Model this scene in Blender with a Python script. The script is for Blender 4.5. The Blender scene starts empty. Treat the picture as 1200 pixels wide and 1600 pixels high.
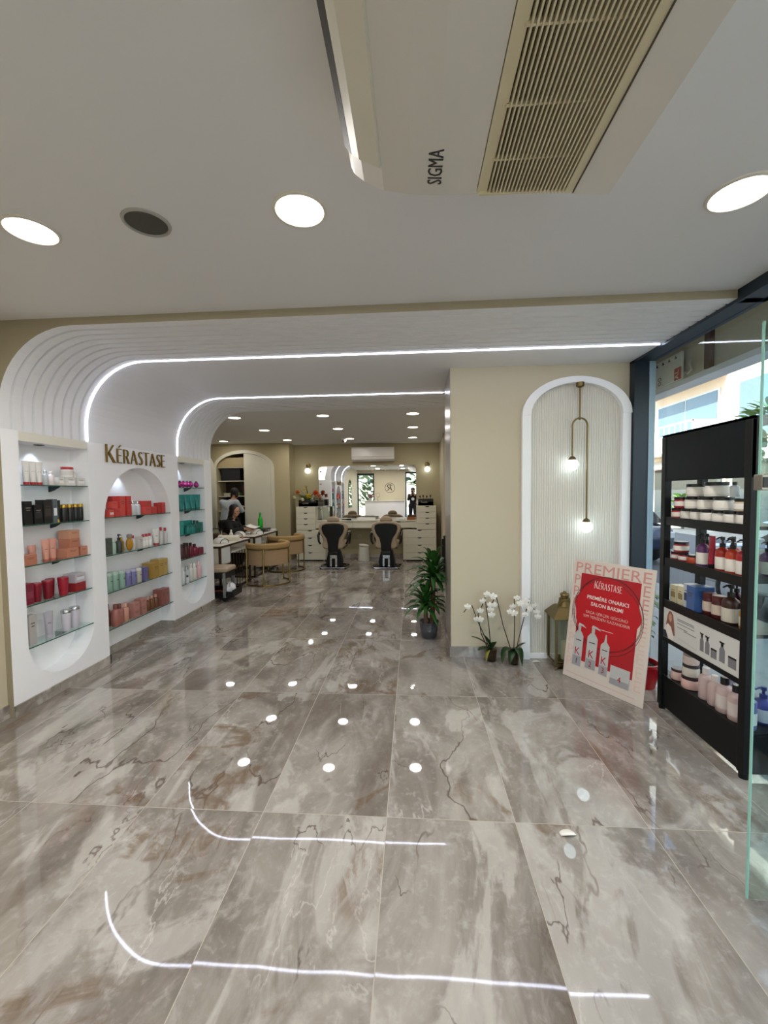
import bpy, bmesh, math, random
from mathutils import Vector, Matrix, Euler
random.seed(7)
S = bpy.context.scene
COL = S.collection
PI = math.pi

# ---------------------------------------------------------------- camera
cam_d = bpy.data.cameras.new('camera')
cam = bpy.data.objects.new('camera', cam_d); COL.objects.link(cam)
YAW, PITCH, ROLL = 0.0686, 0.0457, -0.0109
def _cam():
    cy, sy = math.cos(YAW), math.sin(YAW); cp, sp = math.cos(PITCH), math.sin(PITCH); cr, sr = math.cos(ROLL), math.sin(ROLL)
    Ry = Matrix(((cy, sy, 0), (-sy, cy, 0), (0, 0, 1)))
    Rp = Matrix(((1, 0, 0), (0, cp, -sp), (0, sp, cp)))
    B = Matrix(((1, 0, 0), (0, 0, -1), (0, 1, 0)))
    Rr = Matrix(((cr, -sr, 0), (sr, cr, 0), (0, 0, 1)))
    M = Rr @ B @ Rp @ Ry
    R = Matrix((M[0], -M[1], -M[2])).transposed()
    m = R.to_4x4(); m.translation = (0, 0, 1.5404)
    return m
cam.matrix_world = _cam()
cam_d.sensor_width = 36; cam_d.lens = 650.94 / 1600 * 36
cam_d.clip_start = 0.05; cam_d.clip_end = 200
S.camera = cam

# ---------------------------------------------------------------- view, world, sun
S.view_settings.view_transform = 'Standard'; S.view_settings.look = 'None'
S.view_settings.gamma = 1; S.view_settings.use_curve_mapping = False
S.view_settings.exposure = 0.68
try:
    S.cycles.use_denoising = True
    S.cycles.max_bounces = 10; S.cycles.transparent_max_bounces = 24
    S.cycles.sample_clamp_indirect = 6
    S.cycles.caustics_reflective = False; S.cycles.caustics_refractive = False
except Exception: pass
SKY_STRENGTH = 0.50
W = bpy.data.worlds.new('world'); S.world = W; W.use_nodes = True
nt = W.node_tree; nt.nodes.clear()
out = nt.nodes.new('ShaderNodeOutputWorld'); bg = nt.nodes.new('ShaderNodeBackground'); sky = nt.nodes.new('ShaderNodeTexSky')
sky.sky_type = 'NISHITA'; sky.sun_disc = False; sky.sun_elevation = math.radians(48); sky.sun_rotation = math.radians(-80)
bg.inputs[1].default_value = SKY_STRENGTH
nt.links.new(sky.outputs[0], bg.inputs[0]); nt.links.new(bg.outputs[0], out.inputs[0])
sun_d = bpy.data.lights.new('sun', 'SUN'); sun_d.energy = 13.0; sun_d.angle = 0.009; sun_d.color = (1, .96, .9)
sun = bpy.data.objects.new('sun', sun_d); COL.objects.link(sun)
sun.rotation_euler = Vector((.72, .28, -.64)).to_track_quat('-Z', 'Y').to_euler()
FRONT_LAMP, BACK_LAMP = 11.0, 2.9
LED_STRENGTH, DISC_STRENGTH = 8.5, 6.0

# ---------------------------------------------------------------- helpers
def lin(c):
    if isinstance(c, str):
        c = c.lstrip('#'); c = [int(c[i:i+2], 16) / 255 for i in (0, 2, 4)]
        return tuple(x / 12.92 if x <= .04045 else ((x + .055) / 1.055) ** 2.4 for x in c)
    return tuple(c)
MATS = {}
def mat(name, color, rough=.5, metal=0., spec=.5, noise=0., nscale=30., bump=0., emit=0., trans=0., coat=0., alpha=1., sub=0.):
    key = (name, str(color), rough, metal, spec, noise, nscale, bump, emit, trans, coat, alpha)
    if key in MATS: return MATS[key]
    m = bpy.data.materials.new(name); m.use_nodes = True
    t = m.node_tree; b = t.nodes['Principled BSDF']
    c = lin(color) + (1,)
    b.inputs['Base Color'].default_value = c
    b.inputs['Roughness'].default_value = rough; b.inputs['Metallic'].default_value = metal
    b.inputs['Specular IOR Level'].default_value = spec
    b.inputs['Transmission Weight'].default_value = trans; b.inputs['Coat Weight'].default_value = coat
    b.inputs['Alpha'].default_value = alpha
    if emit:
        b.inputs['Emission Color'].default_value = c; b.inputs['Emission Strength'].default_value = emit
    if noise or bump:
        tc = t.nodes.new('ShaderNodeTexCoord'); n = t.nodes.new('ShaderNodeTexNoise')
        n.inputs['Scale'].default_value = nscale; n.inputs['Detail'].default_value = 4
        t.links.new(tc.outputs['Object'], n.inputs['Vector'])
        if noise:
            mx = t.nodes.new('ShaderNodeMix'); mx.data_type = 'RGBA'
            mx.inputs[6].default_value = tuple(x * (1 - noise) for x in c[:3]) + (1,)
            mx.inputs[7].default_value = tuple(min(1, x * (1 + noise)) for x in c[:3]) + (1,)
            t.links.new(n.outputs['Fac'], mx.inputs[0]); t.links.new(mx.outputs[2], b.inputs['Base Color'])
        if bump:
            bp = t.nodes.new('ShaderNodeBump'); bp.inputs['Strength'].default_value = bump; bp.inputs['Distance'].default_value = .002
            t.links.new(n.outputs['Fac'], bp.inputs['Height']); t.links.new(bp.outputs[0], b.inputs['Normal'])
    MATS[key] = m
    return m
def glass_mat(name, tint, ior=1.45, rough=.0, gain=1.0):
    if name in MATS: return MATS[name]
    m = bpy.data.materials.new(name); m.use_nodes = True; t = m.node_tree; t.nodes.clear()
    o = t.nodes.new('ShaderNodeOutputMaterial'); mx = t.nodes.new('ShaderNodeMixShader')
    tr = t.nodes.new('ShaderNodeBsdfTransparent'); gl = t.nodes.new('ShaderNodeBsdfGlossy'); fr = t.nodes.new('ShaderNodeLayerWeight')
    tr.inputs[0].default_value = lin(tint) + (1,); gl.inputs['Roughness'].default_value = rough
    gl.inputs['Color'].default_value = (gain, gain, gain, 1)
    fr.inputs[0].default_value = .5
    f0 = ((ior-1)/(ior+1))**2
    pw = t.nodes.new('ShaderNodeMath'); pw.operation = 'POWER'; pw.inputs[1].default_value = 5
    ma = t.nodes.new('ShaderNodeMath'); ma.operation = 'MULTIPLY_ADD'; ma.inputs[1].default_value = 1-f0; ma.inputs[2].default_value = f0
    t.links.new(fr.outputs['Facing'], pw.inputs[0]); t.links.new(pw.outputs[0], ma.inputs[0])
    t.links.new(ma.outputs[0], mx.inputs[0]); t.links.new(tr.outputs[0], mx.inputs[1]); t.links.new(gl.outputs[0], mx.inputs[2])
    t.links.new(mx.outputs[0], o.inputs[0]); MATS[name] = m
    return m

class MB:
    def __init__(s): s.v = []; s.f = []
    def add(s, vs, fs):
        o = len(s.v); s.v += [tuple(v) for v in vs]; s.f += [tuple(o + i for i in f) for f in fs]; return s
    def box(s, x0, y0, z0, x1, y1, z1, c=0):
        if x1 < x0: x0, x1 = x1, x0
        if y1 < y0: y0, y1 = y1, y0
        if z1 < z0: z0, z1 = z1, z0
        c = min(c, (x1-x0)*.45, (y1-y0)*.45, (z1-z0)*.45)
        if c <= 0:
            vs = [(x, y, z) for x in (x0, x1) for y in (y0, y1) for z in (z0, z1)]
            return s.add(vs, [(0,1,3,2),(4,6,7,5),(0,4,5,1),(2,3,7,6),(0,2,6,4),(1,5,7,3)])
        bm = bmesh.new(); bmesh.ops.create_cube(bm, size=1)
        for v in bm.verts: v.co = Vector(((x0+x1)/2 + v.co.x*(x1-x0), (y0+y1)/2 + v.co.y*(y1-y0), (z0+z1)/2 + v.co.z*(z1-z0)))
        bmesh.ops.bevel(bm, geom=bm.edges[:], offset=c, segments=2, profile=.5, affect='EDGES')
        bm.verts.index_update()
        s.add([v.co for v in bm.verts], [[v.index for v in f.verts] for f in bm.faces]); bm.free(); return s
    def lathe(s, prof, c=(0,0,0), n=20, axis='z', sx=1., sy=1.):
        vs = []; fs = []
        for (r, h) in prof:
            for i in range(n):
                a = 2*PI*i/n; p = (r*math.cos(a)*sx, r*math.sin(a)*sy, h)
                if axis == 'x': p = (p[2], p[0], p[1])
                if axis == 'y': p = (p[0], p[2], p[1])
                vs.append((p[0]+c[0], p[1]+c[1], p[2]+c[2]))
        for k in range(len(prof)-1):
            for i in range(n): fs.append((k*n+i, k*n+(i+1)%n, (k+1)*n+(i+1)%n, (k+1)*n+i))
        if prof[0][0] > 1e-5: fs.append(tuple(range(n))[::-1])
        if prof[-1][0] > 1e-5: fs.append(tuple((len(prof)-1)*n+i for i in range(n)))
        return s.add(vs, fs)
    def cyl(s, r, z0, z1, c=(0,0), n=20, ch=0):
        p = [(r, z0), (r, z1)] if not ch else [(r-ch, z0), (r, z0+ch), (r, z1-ch), (r-ch, z1)]
        return s.lathe(p, (c[0], c[1], 0), n)
    def tube(s, pts, r, n=8, cap=True):
        pts = [Vector(p) for p in pts]; rs = r if isinstance(r, (list, tuple)) else [r]*len(pts)
        vs = []; fs = []; up = None
        for i, p in enumerate(pts):
            d = (pts[min(i+1, len(pts)-1)] - pts[max(i-1, 0)])
            d = d.normalized() if d.length > 1e-9 else Vector((0,0,1))
            if up is None: up = d.orthogonal().normalized()
            up = (up - d*up.dot(d)); up = up.normalized() if up.length > 1e-6 else d.orthogonal().normalized()
            w = d.cross(up)
            for k in range(n):
                a = 2*PI*k/n; vs.append(p + (up*math.cos(a) + w*math.sin(a))*rs[i])
        for i in range(len(pts)-1):
            for k in range(n): fs.append((i*n+k, i*n+(k+1)%n, (i+1)*n+(k+1)%n, (i+1)*n+k))
        if cap: fs.append(tuple(range(n))[::-1]); fs.append(tuple((len(pts)-1)*n+k for k in range(n)))
        return s.add(vs, fs)
    def prism(s, poly, a, b, axis='x'):
        def P(u, v, w):
            return (w, u, v) if axis == 'x' else ((u, w, v) if axis == 'y' else (u, v, w))
        n = len(poly)
        vs = [P(u, v, a) for u, v in poly] + [P(u, v, b) for u, v in poly]
        fs = [tuple(range(n))[::-1], tuple(range(n, 2*n))] + [(i, (i+1)%n, n+(i+1)%n, n+i) for i in range(n)]
        return s.add(vs, fs)
    def ball(s, c, r, n=14, m=9, sc=(1,1,1)):
        prof = [(max(1e-6, math.sin(PI*k/m)), -math.cos(PI*k/m)) for k in range(m+1)]
        vs = []; fs = []
        for (q, h) in prof:
            for i in range(n):
                a = 2*PI*i/n; vs.append((c[0]+q*math.cos(a)*r*sc[0], c[1]+q*math.sin(a)*r*sc[1], c[2]+h*r*sc[2]))
        for k in range(m):
            for i in range(n): fs.append((k*n+i, k*n+(i+1)%n, (k+1)*n+(i+1)%n, (k+1)*n+i))
        return s.add(vs, fs)
    def quad(s, a, b, c, d): return s.add([a, b, c, d], [(0,1,2,3)])
    def xf(s, M):
        s.v = [tuple(M @ Vector(v)) for v in s.v]; return s
    def build(s, name, m, parent=None, smooth=None, loc=None, **kw):
        me = bpy.data.meshes.new(name); me.from_pydata(s.v, [], s.f); me.validate(); me.update()
        bm = bmesh.new(); bm.from_mesh(me)
        bmesh.ops.remove_doubles(bm, verts=bm.verts[:], dist=1e-6)
        bmesh.ops.recalc_face_normals(bm, faces=bm.faces[:]); bm.to_mesh(me); bm.free()
        return link(name, me, m, parent, smooth, loc, **kw)
def link(name, me, m, parent=None, smooth=None, loc=None, **kw):
    o = bpy.data.objects.new(name, me); COL.objects.link(o)
    if m: me.materials.append(m)
    if parent: o.parent = parent
    if loc: o.location = loc
    if smooth:
        me.polygons.foreach_set('use_smooth', [True]*len(me.polygons))
        if smooth != 'all':
            try: me.set_sharp_from_angle(angle=math.radians(40 if smooth is True else smooth))
            except Exception: pass
    for k, v in kw.items(): o[k] = v
    return o
def thing(name, label, cat, loc=(0,0,0), rot=0, group=None):
    o = bpy.data.objects.new(name, None); COL.objects.link(o); o.location = loc; o.rotation_euler = (0, 0, rot)
    o.empty_display_size = .1
    o['label'] = label; o['category'] = cat
    if group: o['group'] = group
    return o
def tag(o, label, cat, group=None):
    o['label'] = label; o['category'] = cat
    if group: o['group'] = group
    return o
def struct(name, mb, m, parent=None, smooth=None):
    o = mb.build(name, m, parent, smooth)
    if parent is None: o['kind'] = 'structure'
    return o
def copy_tree(o, parent=None):
    c = o.copy(); COL.objects.link(c); c.parent = parent
    for ch in list(o.children):
        d = ch.copy(); COL.objects.link(d); d.parent = c
        for g in list(ch.children):
            e = g.copy(); COL.objects.link(e); e.parent = d
    return c
def text_mesh(body, size, ext=.001, align='CENTER', sx=1., bold=0.):
    cu = bpy.data.curves.new('txt', 'FONT'); cu.body = body; cu.size = size; cu.extrude = ext; cu.align_x = align; cu.resolution_u = 2
    cu.offset = bold
    o = bpy.data.objects.new('txt', cu); COL.objects.link(o)
    dg = bpy.context.evaluated_depsgraph_get(); dg.update()
    me = bpy.data.meshes.new_from_object(o.evaluated_get(dg))
    bpy.data.objects.remove(o); bpy.data.curves.remove(cu)
    if sx != 1.:
        for v in me.vertices: v.co.x *= sx
    me.materials.clear()
    return me
def text_part(name, body, size, m, parent, M, ext=.001, align='CENTER', sx=1., bold=0., **kw):
    me = text_mesh(body, size, ext, align, sx, bold); me.transform(M)
    return link(name, me, m, parent, **kw)
def basis(o, u, v):
    u = Vector(u).normalized(); v = Vector(v).normalized(); n = u.cross(v)
    M = Matrix((u, v, n)).transposed().to_4x4(); M.translation = Vector(o); return M
ORD = ['first','second','third','fourth','fifth','sixth','seventh','eighth','ninth','tenth','eleventh','twelfth']

# letters with thick and thin strokes, unit height: lists of convex polygons
def strip(pts, ws):
    r = []
    for i in range(len(pts)-1):
        (x0, y0), (x1, y1) = pts[i], pts[i+1]
        def nrm(j):
            a = pts[max(j-1, 0)]; b = pts[min(j+1, len(pts)-1)]; dx, dy = b[0]-a[0], b[1]-a[1]; L = math.hypot(dx, dy) or 1
            return -dy/L, dx/L
        n0, n1 = nrm(i), nrm(i+1); w0, w1 = ws[i]/2, ws[i+1]/2
        r.append([(x0-n0[0]*w0, y0-n0[1]*w0), (x1-n1[0]*w1, y1-n1[1]*w1), (x1+n1[0]*w1, y1+n1[1]*w1), (x0+n0[0]*w0, y0+n0[1]*w0)])
    return r
def glyph(ch):
    T, t = .105, .045
    stem = lambda x, h=1.: [(x, 0), (x+T, 0), (x+T, h), (x, h)]
    if ch == 'K': return [stem(0), [(T, .44), (T+.07, .44), (.62, 1), (.53, 1)], [(.17, .50), (.27, .60), (.72, 0), (.54, 0)]], .74
    if ch in 'EÉ':
        g = [stem(0), [(T, 0), (.46, 0), (.46, .055), (T, .055)], [(T, .5), (.40, .5), (.40, .555), (T, .555)], [(T, .945), (.46, .945), (.46, 1), (T, 1)]]
        if ch == 'É': g.append([(.18, 1.08), (.24, 1.08), (.42, 1.26), (.32, 1.26)])
        return g, .52
    if ch == 'R':
        a = [(T, .97)] + [(.30+.16*math.sin(k*PI/8), .74+.235*math.cos(k*PI/8)) for k in range(9)] + [(T, .5)]
        return [stem(0)] + strip(a, [.05, .05, .06, .08, .11, .12, .11, .08, .06, .05, .05]) + [[(.24, .5), (.36, .5), (.60, 0), (.44, 0)]], .62
    if ch == 'A': return [[(0, 0), (.06, 0), (.33, .93), (.29, 1)], [(.29, 1), (.37, 1), (.72, 0), (.56, 0)], [(.12, .30), (.52, .30), (.50, .35), (.14, .35)]], .72
    if ch == 'S':
        p = [(.42, .88), (.36, .95), (.27, .97), (.15, .93), (.08, .80), (.11, .66), (.22, .55), (.34, .43), (.41, .28), (.37, .12), (.25, .03), (.14, .03), (.04, .13)]
        return strip(p, [.04, .05, .06, .08, .11, .13, .14, .14, .13, .11, .07, .06, .04]), .48
    if ch == 'T': return [[(.24, 0), (.24+T, 0), (.24+T, .95), (.24, .95)], [(0, .945), (.61, .945), (.61, 1), (0, 1)]], .61
    return [], .4
def brand_word(M, H, parent, m, depth, width=None, names='letter', gap=.11):
    word = 'KÉRASTASE'; x = 0; gl = []
    for i, ch in enumerate(word):
        g, w = glyph(ch); sc = 1.22 if i == 0 else 1.
        gl.append((g, x, sc)); x += w*sc + gap
    tot = x - gap; kx = (width / tot) if width else H
    res = []
    for (g, x0, sc) in gl:
        b = MB()
        for poly in g:
            b.prism([((x0+u*sc)*kx, (v*sc - (sc-1)*.14)*H) for u, v in poly], 0, depth, 'z')
        b.xf(M); res.append(b)
    if names == 'word':
        b = MB()
        for q in res: b.add(q.v, q.f)
        return b.build('brand_lettering', m, parent)
    for q, ch in zip(res, word): q.build('letter', m, parent)
# ================================================================ the setting
def marble(name, tiled=True, rough=.025, dark=1., px=-.1336, py=1.9085):
    m = bpy.data.materials.new(name); m.use_nodes = True; t = m.node_tree; b = t.nodes['Principled BSDF']
    N = lambda k, **kw: t.nodes.new(k)
    L = t.links.new
    def math_(op, a, c=None, d=None):
        n = N('ShaderNodeMath'); n.operation = op
        for i, q in enumerate((a, c, d)):
            if q is None: continue
            if isinstance(q, (int, float)): n.inputs[i].default_value = q
            else: L(q, n.inputs[i])
        return n.outputs[0]
    def vec(op, a, c):
        n = N('ShaderNodeVectorMath'); n.operation = op
        for i, q in enumerate((a, c)):
            if isinstance(q, tuple): n.inputs[i].default_value = q
            else: L(q, n.inputs[i])
        return n.outputs[0]
    def mix(f, a, c):
        n = N('ShaderNodeMix'); n.data_type = 'RGBA'
        L(f, n.inputs[0]) if not isinstance(f, float) else setattr(n.inputs[0], 'default_value', f)
        for i, q in ((6, a), (7, c)):
            if isinstance(q, tuple): n.inputs[i].default_value = q + (1,)
            else: L(q, n.inputs[i])
        return n.outputs[2]
    def noise(v, sc, det=6, dist=0., rg=.55):
        n = N('ShaderNodeTexNoise'); L(v, n.inputs['Vector']); n.inputs['Scale'].default_value = sc
        n.inputs['Detail'].default_value = det; n.inputs['Distortion'].default_value = dist; n.inputs['Roughness'].default_value = rg
        return n.outputs['Fac']
    def ramp(f, a, c):
        n = N('ShaderNodeMapRange'); n.interpolation_type = 'SMOOTHSTEP'; L(f, n.inputs[0]); n.inputs[1].default_value = a; n.inputs[2].default_value = c
        return n.outputs[0]
    tc = N('ShaderNodeTexCoord'); P = tc.outputs['Object']
    sep = N('ShaderNodeSeparateXYZ'); L(P, sep.inputs[0])
    u = math_('DIVIDE', math_('SUBTRACT', sep.outputs[0], px), .6); v = math_('DIVIDE', math_('SUBTRACT', sep.outputs[1], py), 1.2)
    cid = N('ShaderNodeCombineXYZ')
    L(math_('FLOOR', u), cid.inputs[0]); L(math_('FLOOR', v), cid.inputs[1])
    wn = N('ShaderNodeTexWhiteNoise'); wn.noise_dimensions = '3D'; L(cid.outputs[0], wn.inputs['Vector'])
    off = vec('SCALE', wn.outputs['Color'], (0, 0, 0)); off.node.inputs[3].default_value = 30.
    # flip some tiles so that the veins run the other way
    flip = math_('SUBTRACT', math_('MULTIPLY', math_('GREATER_THAN', wn.outputs['Value'], .62), -2.), -1.)
    fx = N('ShaderNodeCombineXYZ'); L(math_('MULTIPLY', sep.outputs[0], flip), fx.inputs[0]); L(sep.outputs[1], fx.inputs[1]); L(sep.outputs[2], fx.inputs[2])
    Q = vec('ADD', fx.outputs[0], off) if tiled else P
    rot = N('ShaderNodeMapping'); rot.inputs['Rotation'].default_value = (0, 0, -.72); rot.inputs['Scale'].default_value = (1.55, .72, 1); L(Q, rot.inputs['Vector'])
    D = rot.outputs[0]
    rot2 = N('ShaderNodeMapping'); rot2.inputs['Rotation'].default_value = (0, 0, -.66); rot2.inputs['Scale'].default_value = (2.0, .55, 1); L(Q, rot2.inputs['Vector']); D2 = rot2.outputs[0]
    base = noise(D, 1.3, 10, 1.1, .62)
    c = mix(ramp(base, .28, .72), (.170*dark, .145*dark, .122*dark), (.400*dark, .366*dark, .325*dark))
    fine = noise(Q, 22, 6, .3, .65)
    c = mix(math_('MULTIPLY', ramp(fine, .50, .72), .35), c, (.56*dark, .53*dark, .49*dark))
    cloud = noise(D, 5.5, 8, .8, .68)
    c = mix(math_('MULTIPLY', ramp(cloud, .52, .70), .45), c, (.53*dark, .50*dark, .46*dark))
    band = noise(vec('ADD', D, (3.1, 7.7, 0)), .95, 9, 1.2, .58)
    c = mix(math_('MULTIPLY', ramp(band, .545, .585), .45), c, (.60*dark, .57*dark, .525*dark))
    dk = noise(vec('ADD', D, (23., 1.7, 0)), 1.1, 8, 1.2, .55)
    c = mix(math_('MULTIPLY', ramp(dk, .54, .66), .6), c, (.150*dark, .120*dark, .096*dark))
    def ridge(vv, sc, wd, det=7, dist=.5, rg=.58):
        r = math_('ABSOLUTE', math_('SUBTRACT', noise(vv, sc, det, dist, rg), .5))
        return math_('SUBTRACT', 1., ramp(r, 0., wd))
    w1 = ridge(vec('ADD', D, (11., 2., 0)), .78, .0048, 6, 0., .48)
    c = mix(math_('MULTIPLY', math_('MULTIPLY', w1, ramp(noise(Q, 1.2, 2), .44, .58)), .85), c, (.095, .066, .048))
    w2 = ridge(vec('ADD', D, (5., 21., 0)), 1.35, .0052, 6, .05, .5)
    c = mix(math_('MULTIPLY', math_('MULTIPLY', w2, ramp(noise(Q, 1.6, 2), .50, .60)), .8), c, (.10, .070, .052))
    w3 = ridge(vec('ADD', D, (41., 9., 0)), 1.0, .006)
    c = mix(math_('MULTIPLY', math_('MULTIPLY', w3, ramp(noise(Q, 1.4, 2), .5, .62)), .45), c, (.66, .62, .57))
    w4 = ridge(vec('ADD', Q, (17., 33., 0)), .72, .035, 8, .9)
    crust = math_('MULTIPLY', w4, ramp(noise(Q, .9, 2), .50, .57))
    c = mix(math_('MULTIPLY', math_('MULTIPLY', crust, ramp(cloud, .40, .55)), .75), c, (.165, .105, .060))
    if tiled:
        def edge(q, size, w):
            f = math_('FRACT', q); e = math_('MULTIPLY', math_('MINIMUM', f, math_('SUBTRACT', 1., f)), size)
            return math_('LESS_THAN', e, w)
        g = math_('MAXIMUM', edge(u, .6, .0017), edge(v, 1.2, .0017))
        c = mix(g, c, (.42, .37, .30))
        L(math_('ADD', math_('MULTIPLY', g, .35), rough), b.inputs['Roughness'])
        # every tile lies a hair out of level, and the glaze is faintly wavy
        geo = N('ShaderNodeNewGeometry')
        tl = vec('SUBTRACT', wn.outputs['Color'], (.5, .5, .5)); tl2 = vec('MULTIPLY', tl, (.0055, .0055, 0.))
        wv = N('ShaderNodeTexNoise'); L(P, wv.inputs['Vector']); wv.inputs['Scale'].default_value = 5.; wv.inputs['Detail'].default_value = 1
        wv2 = vec('MULTIPLY', vec('SUBTRACT', wv.outputs['Color'], (.5, .5, .5)), (.006, .006, 0.))
        nn = vec('NORMALIZE', vec('ADD', vec('ADD', geo.outputs['Normal'], tl2), wv2), (0, 0, 0))
        L(nn, b.inputs['Normal'])
    else: b.inputs['Roughness'].default_value = rough
    L(c, b.inputs['Base Color'])
    b.inputs['IOR'].default_value = 1.62
    return m
FLOOR = marble('polished_marble'); SKIRT = marble('marble_skirting', False, .12, 1.15)
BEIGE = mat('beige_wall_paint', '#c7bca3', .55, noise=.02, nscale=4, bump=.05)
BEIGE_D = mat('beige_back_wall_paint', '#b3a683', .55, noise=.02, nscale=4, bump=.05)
CEIL = mat('ceiling_paint', '#dedddd', .75, noise=.015, nscale=3)
WHITE = mat('white_lacquer', '#f6f6f8', .38, noise=.01, nscale=8)
RIB = mat('ribbed_white_paint', '#eaeaec', .6, noise=.01, nscale=8)
CREAM = mat('cream_lintel_paint', '#e4e0d2', .5, noise=.01)
GLOSSW = mat('glossy_grey_panel', '#9d968b', .30, noise=.01)
DARKFRAME = mat('anthracite_frame', '#1d2a35', .4, metal=.2, noise=.03)
BLACKM = mat('black_metal', '#07080a', .45, spec=.3, noise=.05)
GLASS = glass_mat('window_glass', (.93, .97, .96), 1.4)
DOORGLASS = glass_mat('door_glass', (.86, .94, .92), 1.42)
SHELFGLASS = glass_mat('shelf_glass', (.84, .92, .90), 1.45)
GEDGE = mat('green_glass_edge', '#2f5c50', .15, noise=.05)
LEDM = mat('led_tube', (.80, .84, 1.), .4, emit=LED_STRENGTH, noise=.001)
MIRROR = mat('mirror_silver', (.93, .94, .93), .0, metal=1., noise=.001)
GOLD = mat('brushed_gold', '#8c7240', .32, metal=1., noise=.06)
BRASS = mat('antique_brass', '#7d6a45', .35, metal=1., noise=.08)
CHROME = mat('chrome', '#c9ccd0', .12, metal=1., noise=.02)

XL, XB = -2.785, -2.95
Y0, Y1 = 2.66, 5.62
ZP, ZS, ZC, ZB = 2.01, 2.67, 2.72, 2.71
XW = 1.93

b = MB(); b.quad((-5.2, -1.75, 0), (2.12, -1.75, 0), (2.12, 10.1, 0), (-5.2, 10.1, 0)); struct('floor', b, FLOOR)
b = MB(); b.box(-3.2, -1.75, ZC, 2.2, Y0, ZC+.1); b.box(-5.2, Y1, ZB, .9, 10.1, ZB+.1)
struct('ceiling', b, CEIL)

# ribbed portal band: wall, fillet and soffit in one profile
R = .54; prof = []
for z in (ZP, 2.06): prof.append((XL, z, 1., 0.))
for k in range(15):
    a = PI - k*(PI/2)/14
    prof.append((XL+R+R*math.cos(a), ZS-R+R*math.sin(a), -math.cos(a), -math.sin(a)))
for x in (-1.2, .352, XW+.02): prof.append((x, ZS, 0., -1.))
st = [(Y0, 0)]
def grooves(a, b_, n):
    for k in range(n):
        y = a + (b_-a)*k/(n-1); st.extend([(y-.0105, 0), (y-.0085, -.018), (y+.0085, -.018), (y+.0105, 0)])
grooves(2.745, 3.345, 8)
st.extend([(3.405, 0), (3.407, -.012), (3.433, -.012), (3.435, 0), (4.787, 0), (4.789, -.012), (4.813, -.012), (4.815, 0)])
grooves(4.895, 5.545, 8); st.append((Y1, 0))
b = MB(); n = len(prof)
vs = [(x+d*nx, y, z+d*nz) for (y, d) in st for (x, z, nx, nz) in prof]
fs = [(i*n+k, i*n+k+1, (i+1)*n+k+1, (i+1)*n+k) for i in range(len(st)-1) for k in range(n-1)]
b.add(vs, fs)
# back end face of the band, towards the rear room
for k in range(n-1):
    p, q = prof[k], prof[k+1]
    b.quad((p[0], Y1, p[1]), (q[0], Y1, q[1]), (q[0], Y1, 2.9) if q[0] > XL else (XL-.2, Y1, q[1]), (p[0], Y1, 2.9) if p[0] > XL else (XL-.2, Y1, p[1]))
struct('trim_1', b, RIB)
for i, (yy, nm) in enumerate(((3.42, 'front'), (4.80, 'rear'))):
    pts = [(p[0]+.002*p[2], yy, p[1]+.002*p[3]) for p in prof[0:]]
    pts[-1] = (XW-.01, yy, pts[-1][2])
    if nm == 'rear': pts[-1] = (.352+.0, yy, pts[-1][2])
    o = MB().tube(pts, .0060, 6).build('led_strip', LEDM, smooth='all')
    tag(o, 'white LED light line on the ' + ('wide ribbed arch nearest the shop front' if nm == 'front' else 'smaller arch leading to the styling room'), 'light strip', 'LED lines along the arches')

# beige face above and beside the band (plane y = Y0)
b = MB()
for k in range(n-1):
    p, q = prof[k], prof[k+1]
    if q[1] <= ZS-R+.001: continue
    b.quad((p[0], Y0, p[1]), (q[0], Y0, q[1]), (q[0], Y0, ZC+.02), (p[0], Y0, ZC+.02))
b.quad((XL, Y0, ZS-R), (XL, Y0, ZC+.02), (-3.2, Y0, ZC+.02), (-3.2, Y0, ZS-R))
b.quad((-3.2, Y0-.0, 0), (XL, Y0, 0), (XL, Y0, ZS-R), (-3.2, Y0, ZS-R))
struct('trim_2', b, mat('shade_darkened_beige_paint', '#9f947c', .6, noise=.02))  # wall beige with the shade of this averted face put into its colour

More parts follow.
